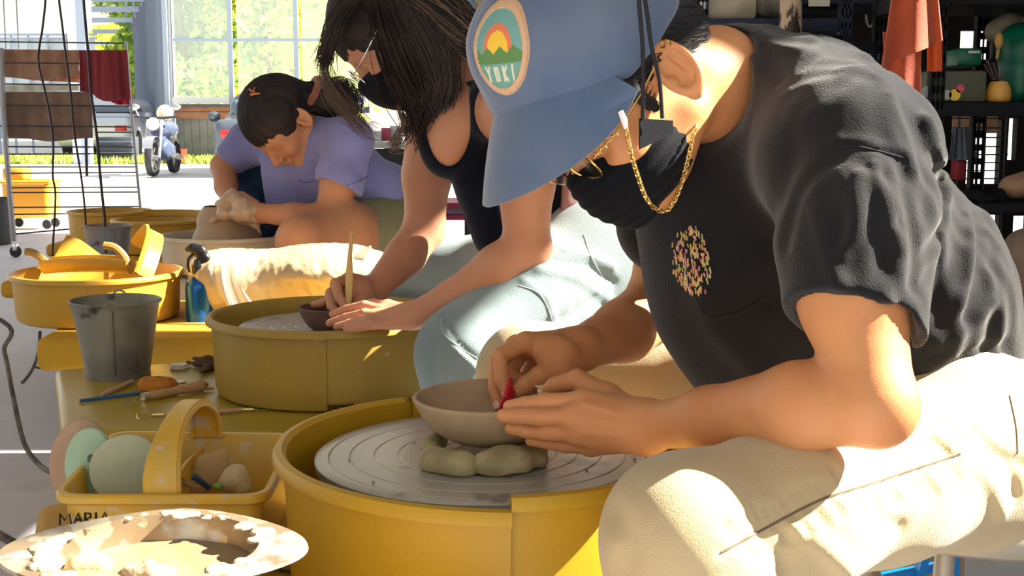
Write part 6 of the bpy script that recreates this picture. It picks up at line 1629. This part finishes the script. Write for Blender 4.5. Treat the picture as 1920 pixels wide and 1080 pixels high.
MB().box((q.x, 6.45, (q.z-.6)/2), (.06, .05, q.z-.6)).build('stand', M_black, t)
# ------------------------------------------------------------------ shelving on the right
M_rackb = mat('blue_black_steel', (.030, .036, .065), .6, spec=.15); M_rackk = mat('black_steel', (.008, .009, .012), .65, spec=.12)
def perf_post(px, Y, z1, w, m, par):
    "angle post with a row of punched slots"
    q = at(px, 0, Y); n = int(z1/.05); mb = MB(); x = q.x
    mb.box((x-w*.38, Y, z1/2), (w*.24, .004, z1)); mb.box((x+w*.38, Y, z1/2), (w*.24, .004, z1)); mb.box((x, Y, z1/2), (w*.12, .004, z1)); mb.box((x-w*.5, Y+w*.4, z1/2), (.004, w*.8, z1))
    for k in range(n): mb.box((x, Y, k*.05+.012), (w*.8, .004, .024))
    return mb.build('post', m, par)
def rack(name, label, posts, shelves, Y, m, depth=.45, z1=2.4, w=.045):
    q = at(posts[0], 0, Y); t = thing(name, (q.x, Y, 0), label, 'shelving')
    for px in posts:
        perf_post(px, Y, z1, w, m, t)
        x = at(px, 0, Y).x; perf_post(960+FP*x/(Y+depth)*.985, Y+depth, z1, w, m, t)
    for (x1, x2, z, th) in shelves:
        xa, xb = at(x1, 0, Y).x, at(x2, 0, Y).x
        mb = MB(); mb.box(((xa+xb)/2, Y+depth/2, z-th/2), (xb-xa, depth, th), None, .003); mb.build('shelf', m, t)
    return t
Y1 = 4.9
rk1 = rack('shelving_rack', 'blue-black perforated steel rack behind the front person\'s back', [1318, 1588], [(1300, 1600, at(0, 34, Y1).z, .05), (1300, 1600, at(0, 34, Y1).z-.55, .05), (1300, 1600, .25, .05), (1490, 1660, at(0, -6, Y1).z+.01, .035)], Y1, M_rackb, .45)
Y2 = 4.2; zA = at(0, 192, Y2).z; zB = at(0, 382, Y2).z; zC = at(0, 8, Y2).z
rk2 = rack('shelving_rack', 'black perforated rack at the right edge holding bins and a yellow pot', [1766, 1990], [(1725, 2000, zA, .045), (1812, 2000, zB, .03), (1725, 2000, zC, -.045), (1725, 2000, .16, .04)], Y2, M_rackk, .5)
def bx(name, x1, y1, x2, y2, Y, d, m, label, cat, zbase=None, bev=.008, rot=None):
    a = W(x1, y1, Y); b = W(x2, y2, Y); z0 = b.z if zbase is None else zbase
    mb = MB(); mb.box(((a.x+b.x)/2, Y+d/2, (a.z+z0)/2), (b.x-a.x, d, a.z-z0), rot, bev); return tag(mb.build(name, m), label, cat)
zS = at(0, 34, Y1).z
bx('translucent_tub', 1324, -30, 1420, 30, Y1+.08, .25, mat('translucent_tub', (.50, .44, .32), .25, (.40, .35, .26), 9), 'translucent beige tub on the upper shelf behind the collar', 'tub', zS, .02)
lump('cloth_bundle', [W(1438, 10, 5.05), W(1455, 14, 5.05)], [.055, .05], mat('grey_bundle', (.16, .15, .12), .9, (.25, .23, .18), 20), 'grey wrapped bundle right of the translucent tub', 'bundle', .9, .008, .006, 3, 40)
mb = MB(); q = at(1482, 40, 4.75); mb.lathe([(0, 0), (.030, 0), (.042, .05), (.040, .16), (.034, .26), (.030, .30), (0, .30)], (q.x, 4.75, at(0, 76, 4.75).z-.02), 32)
m_sp = mat('speckled_glaze', (.50, .38, .26), .5, (.03, .02, .015), 26, .48, .52, stretch=(1, 1, .5)); tag(mb.build('speckled_vase', m_sp), 'tall brown vase with leopard-like dark speckles', 'vase')
t = thing('side_table', (q.x+.0, 4.75, 0), 'dark side table hidden below the speckled vase', 'table'); MB().box((q.x+.10, 4.72, at(0, 76, 4.75).z-.035), (.36, .22, .03)).build('top', M_rackk, t)
for sx in (-.16, .16):
    MB().box((q.x+.10+sx, 4.72, (at(0, 76, 4.75).z-.05)/2), (.025, .025, at(0, 76, 4.75).z-.05)).build('leg', M_rackk, t)
bx('paper_card', 1517, -6, 1556, 12, Y1-.03, .01, mat('paper_white', (.70, .66, .55), .8), 'white paper label hooked on the upper shelf edge', 'paper', None, .001)
lump('tool_heap', [W(1525, 78, 4.78), W(1560, 84, 4.78)], [.05, .045], M_rackk, 'dark heap of tools beside the speckled vase', 'tools', .7, .008, .012, 5, 60)
bx('jug', 1606, 84, 1632, 128, 5.1, .10, mat('beige_glaze', (.42, .38, .27), .4), 'beige jug left of the orange towel', 'jug', None, .02)
bx('teal_pot', 1634, 92, 1652, 130, 5.15, .08, mat('teal_glaze', (.04, .14, .16), .3), 'teal pot between the beige jug and the orange towel', 'pot', None, .02)
mb = MB(); q = at(1631, 45, 5.0); mb.tube([Vector((q.x+.016*math.cos(a), 5.0, q.z+.035+.045*math.sin(a))) for a in [PI+PI*k/12 for k in range(13)]], .005, 6); tag(mb.build('hanging_hook', M_post), 'thin pale hook hanging above the jug', 'hook')
t = thing('shelf_board', (at(1630, 130, 5.1).x, 5.15, 0), 'dark board carrying the jug and teal pot', 'shelf'); MB().box((at(1630, 0, 5.15).x+.02, 5.2, at(0, 128, 5.1).z-.017), (.26, .3, .03)).build('board', M_rackk, t)
for sx in (-.1, .12): MB().box((at(1630, 0, 5.15).x+.02+sx, 5.2, (at(0, 128, 5.1).z-.03)/2), (.03, .03, at(0, 128, 5.1).z-.03)).build('leg', M_rackk, t)
# orange towel
M_ot = mat('rust_towel', (.48, .085, .028), .95, (.40, .065, .022), 6, bump=.8, bscale=170, sheen=.3)
def otow(u, v):
    x = (1676+(1756-1676)*u)+(-24+(1768-1756+24)*u)*v; y = -40+(96+(-14)*u+20*(1-u))*1.0*v+v*(50-40*u*.4)
    p = W(x, y, 3.95+.02*math.sin(u*9)*(.3+v)); return p
t = thing('rust_towel', tuple(at(1710, 40, 3.97)), 'rust-orange towel hanging from the end of the black rack', 'towel')
mb = MB(); mb.grid(otow, 24, 24, .006); mb.build('front_fold', M_ot, t)
mb = MB(); mb.grid(lambda u, v: W(1655+72*u+(2*v if u < .5 else 0)*1.0+v*6*(1-u), 60+148*v-22*u*v, 3.99+.02*math.sin(u*8+v)*v), 20, 24, .006); mb.build('back_fold', M_ot, t)
mb = MB(); mb.grid(lambda u, v: W(1738+26*u, 70+64*v, 4.06+.01*math.sin(u*6)), 8, 8, .005); tag(mb.build('orange_cloth', mat('orange_cloth', (.60, .10, .02), .9)), 'bright orange cloth behind the rust towel', 'cloth')
mb = MB(); mb.box((at(1716, 0, 4.0).x, 4.05, at(0, -46, 4.0).z), (.16, .5, .02)); tag(mb.build('towel_rail', M_rackk), 'black rail above the rust towel', 'rail')
# bins etc.
bx('green_bin', 1796, 90, 1842, 124, Y2+.25, .18, mat('green_plastic', (.0, .16, .07), .4), 'small green bin in front of the bright window', 'bin', None, .012)
bx('bin_label', 1816, 95, 1838, 100, Y2+.24, .004, M_wht, 'thin white label strip on the small green bin', 'label', None, .001)
lump('green_sack', [W(1905, 165, Y2+.2), W(1915, 90, Y2+.22), W(1960, 60, Y2+.25)], [.055, .085, .07], mat('green_sack', (.0, .15, .08), .45, (.0, .10, .06), 14), 'large dark green sack at the right edge', 'sack', .9, .007, .006, 5, 30)
lump('grey_bundle', [W(1870, 60, Y2+.3), W(1895, 48, Y2+.3)], [.045, .05], MATS['grey_bundle'], 'grey-beige bundle above the green sack', 'bundle', .9, .007, .006, 6, 35)
bx('storage_tub', 1738, 132, 1850, 190, Y2+.03, .22, mat('olive_box', (.055, .06, .035), .5, (.08, .08, .05), 10), 'dark olive storage tub with stickers on the black shelf', 'tub', zA, .012)
for i, (x, y, r, c, lb) in enumerate(((1790, 178, .019, (.72, .50, .05), 'round yellow sticker on the olive tub'), (1800, 166, .014, (.55, .06, .10), 'crimson sticker on the olive tub'), (1775, 178, .016, (.42, .42, .32), 'pale grey sticker on the olive tub'), (1738, 172, .018, (.30, .34, .36), 'grey-blue disc left of the stickers'))):
    q = W(x, y, Y2+.025); mb = MB(); mb.lathe([(0, -.002), (r, -.002), (r, .002), (0, .002)], tuple(q), 20, M=Matrix.Rotation(PI/2, 4, 'X')); tag(mb.build('sticker', mat('sticker_' + 'abcd'[i], c, .5)), lb, 'sticker')
t = thing('yellow_pot', tuple(W(1871, 189, Y2+.06)), 'squat yellow pot holding brushes on the black shelf', 'pot')
q = W(1871, 189, Y2+.06); mb = MB(); mb.lathe([(max(0, a), b) for a, b in spline([(0, 0), (.030, .001), (.039, .010), (.041, .025), (.037, .048), (.028, .066), (.026, .068), (.024, .064), (0, .060)], 4)], (q.x, q.y, zA), 40); mb.build('body', mat('mustard_glaze', (.62, .33, .06), .45, (.5, .27, .05), 20), t)
for (x1, y1, x2, y2, r) in ((1866, 150, 1850, 112, .004), (1872, 150, 1862, 118, .004), (1876, 150, 1880, 140, .004), (1862, 150, 1845, 120, .003)):
    mb = MB(); mb.tube([W(x1, y1, Y2+.06), W(x2, y2, Y2+.06)], [r, r*1.4], 6); mb.build('brush', mat('brush_dark', (.05, .03, .03), .6), t)
mb = MB(); a = W(1869, 110, Y2+.15); mb.tube([a, W(1872, 92, Y2+.15)], .005, 8); mb.ball(W(1873, 76, Y2+.15), (.014, .014, .028), 10); tag(mb.build('round_brush', mat('ochre_brush', (.50, .30, .08), .7)), 'upright ochre brush behind the yellow pot', 'brush')
# lower bay
Yl = 6.6
towel('apron_cloth', ((1786, 240), (1822, 240), (1832, 300), (1780, 300)), mat('grey_blue_cloth', (.10, .13, .17), .9), 'grey-blue cloth hanging in the lower bay of the rack', Yl, .02, 9)
bx('red_box', 1795, 300, 1811, 338, Yl, .1, mat('deep_red', (.25, .01, .02), .6), 'small red box below the grey-blue cloth', 'box')
bx('kraft_sheet', 1788, 212, 1870, 250, Yl+.5, .02, mat('kraft_sheet', (.40, .24, .14), .8), 'brown paper sheet on the grid behind the rack', 'paper', None, .001)
t = thing('wall_grid', (at(1830, 300, Yl).x, Yl+.3, 0), 'dark wire grid panel behind the lower bay of the rack', 'grid')
for y in (222, 240, 258, 275, 290, 305, 320, 335): MB().tube([W(1785, y, Yl+.3), W(1890, y, Yl+.3)], .004, 5).build('wire', M_wire, t)
for x in (1800, 1836, 1850, 1888): MB().tube([W(x, 205, Yl+.3), Vector((W(x, 205, Yl+.3).x, Yl+.3, 0))], .006, 5).build('wire', M_wire, t)
lump('tool_heap', [W(1822, 366, Y2+.1), W(1850, 372, Y2+.1), W(1872, 370, Y2+.12)], [.030, .026, .030], M_rackk, 'dark heap of tools on the lower shelf at right', 'tools', .8, .005, .010, 3, 90)
lump('clay_sack', [W(1905, 350, Y2+.15), W(1925, 345, Y2+.15)], [.055, .06], mat('peach_sack', (.40, .24, .15), .7, (.30, .18, .11), 9), 'peach-brown sack on the lower shelf at the right edge', 'sack', .75, .006, .006, 4, 40)
lump('clay_sack', [W(1925, 480, 4.6), W(1935, 540, 4.6)], [.10, .10], mat('beige_sack', (.36, .27, .19), .7, (.28, .2, .14), 9), 'large beige sack lower at the right edge', 'sack', .9, .008, .008, 6, 30)
t = thing('wooden_dolly', (at(1925, 600, 4.6).x, 4.65, 0), 'low wooden board on a dark base at the right edge', 'dolly'); q = at(1930, 555, 4.5); MB().box((q.x+.05, 4.62, q.z-.02), (.26, .34, .05), None, .004).build('board', mat('peach_wood', (.50, .30, .17), .7), t)
MB().box((q.x+.05, 4.62, (q.z-.05)/2+.1), (.24, .3, q.z-.26), None, .004).build('base', M_rackk, t)
for sx in (-.08, .18): MB().box((q.x+sx, 4.62, .055), (.03, .3, .11)).build('foot', M_rackk, t)
# ------------------------------------------------------------------ camera, light
cam = bpy.data.cameras.new('camera'); co = bpy.data.objects.new('camera', cam); COL.objects.link(co)
co.location = (0, 0, CZ); co.rotation_euler = (PI/2-TH, 0, 0); cam.sensor_width = 36; cam.lens = 36*FP/1920; cam.clip_end = 300
SC.camera = co
SUN = Vector((.74, .05, .58)).normalized()
sl = bpy.data.lights.new('sun', 'SUN'); sl.energy = 28; sl.color = (1, .93, .80); sl.angle = math.radians(.6)
so = bpy.data.objects.new('sun', sl); COL.objects.link(so); so.rotation_euler = SUN.to_track_quat('Z', 'Y').to_euler(); so.location = (6, -3, 6)
w = bpy.data.worlds.new('world'); SC.world = w; w.use_nodes = True; nt = w.node_tree; bg = nt.nodes['Background']
tc = nt.nodes.new('ShaderNodeTexCoord'); sp = nt.nodes.new('ShaderNodeSeparateXYZ'); cr = nt.nodes.new('ShaderNodeValToRGB')
nt.links.new(tc.outputs['Generated'], sp.inputs['Vector']); nt.links.new(sp.outputs['Z'], cr.inputs['Fac']); nt.links.new(cr.outputs['Color'], bg.inputs['Color'])
cr.color_ramp.elements[0].position = .0; cr.color_ramp.elements[0].color = (1, .93, .82, 1)
cr.color_ramp.elements[1].position = .6; cr.color_ramp.elements[1].color = (.85, .90, 1, 1)
bg.inputs['Strength'].default_value = 1.25
SC.view_settings.view_transform = 'Standard'; SC.view_settings.look = 'None'; SC.view_settings.gamma = 1; SC.view_settings.exposure = .0
SC.view_settings.use_curve_mapping = False
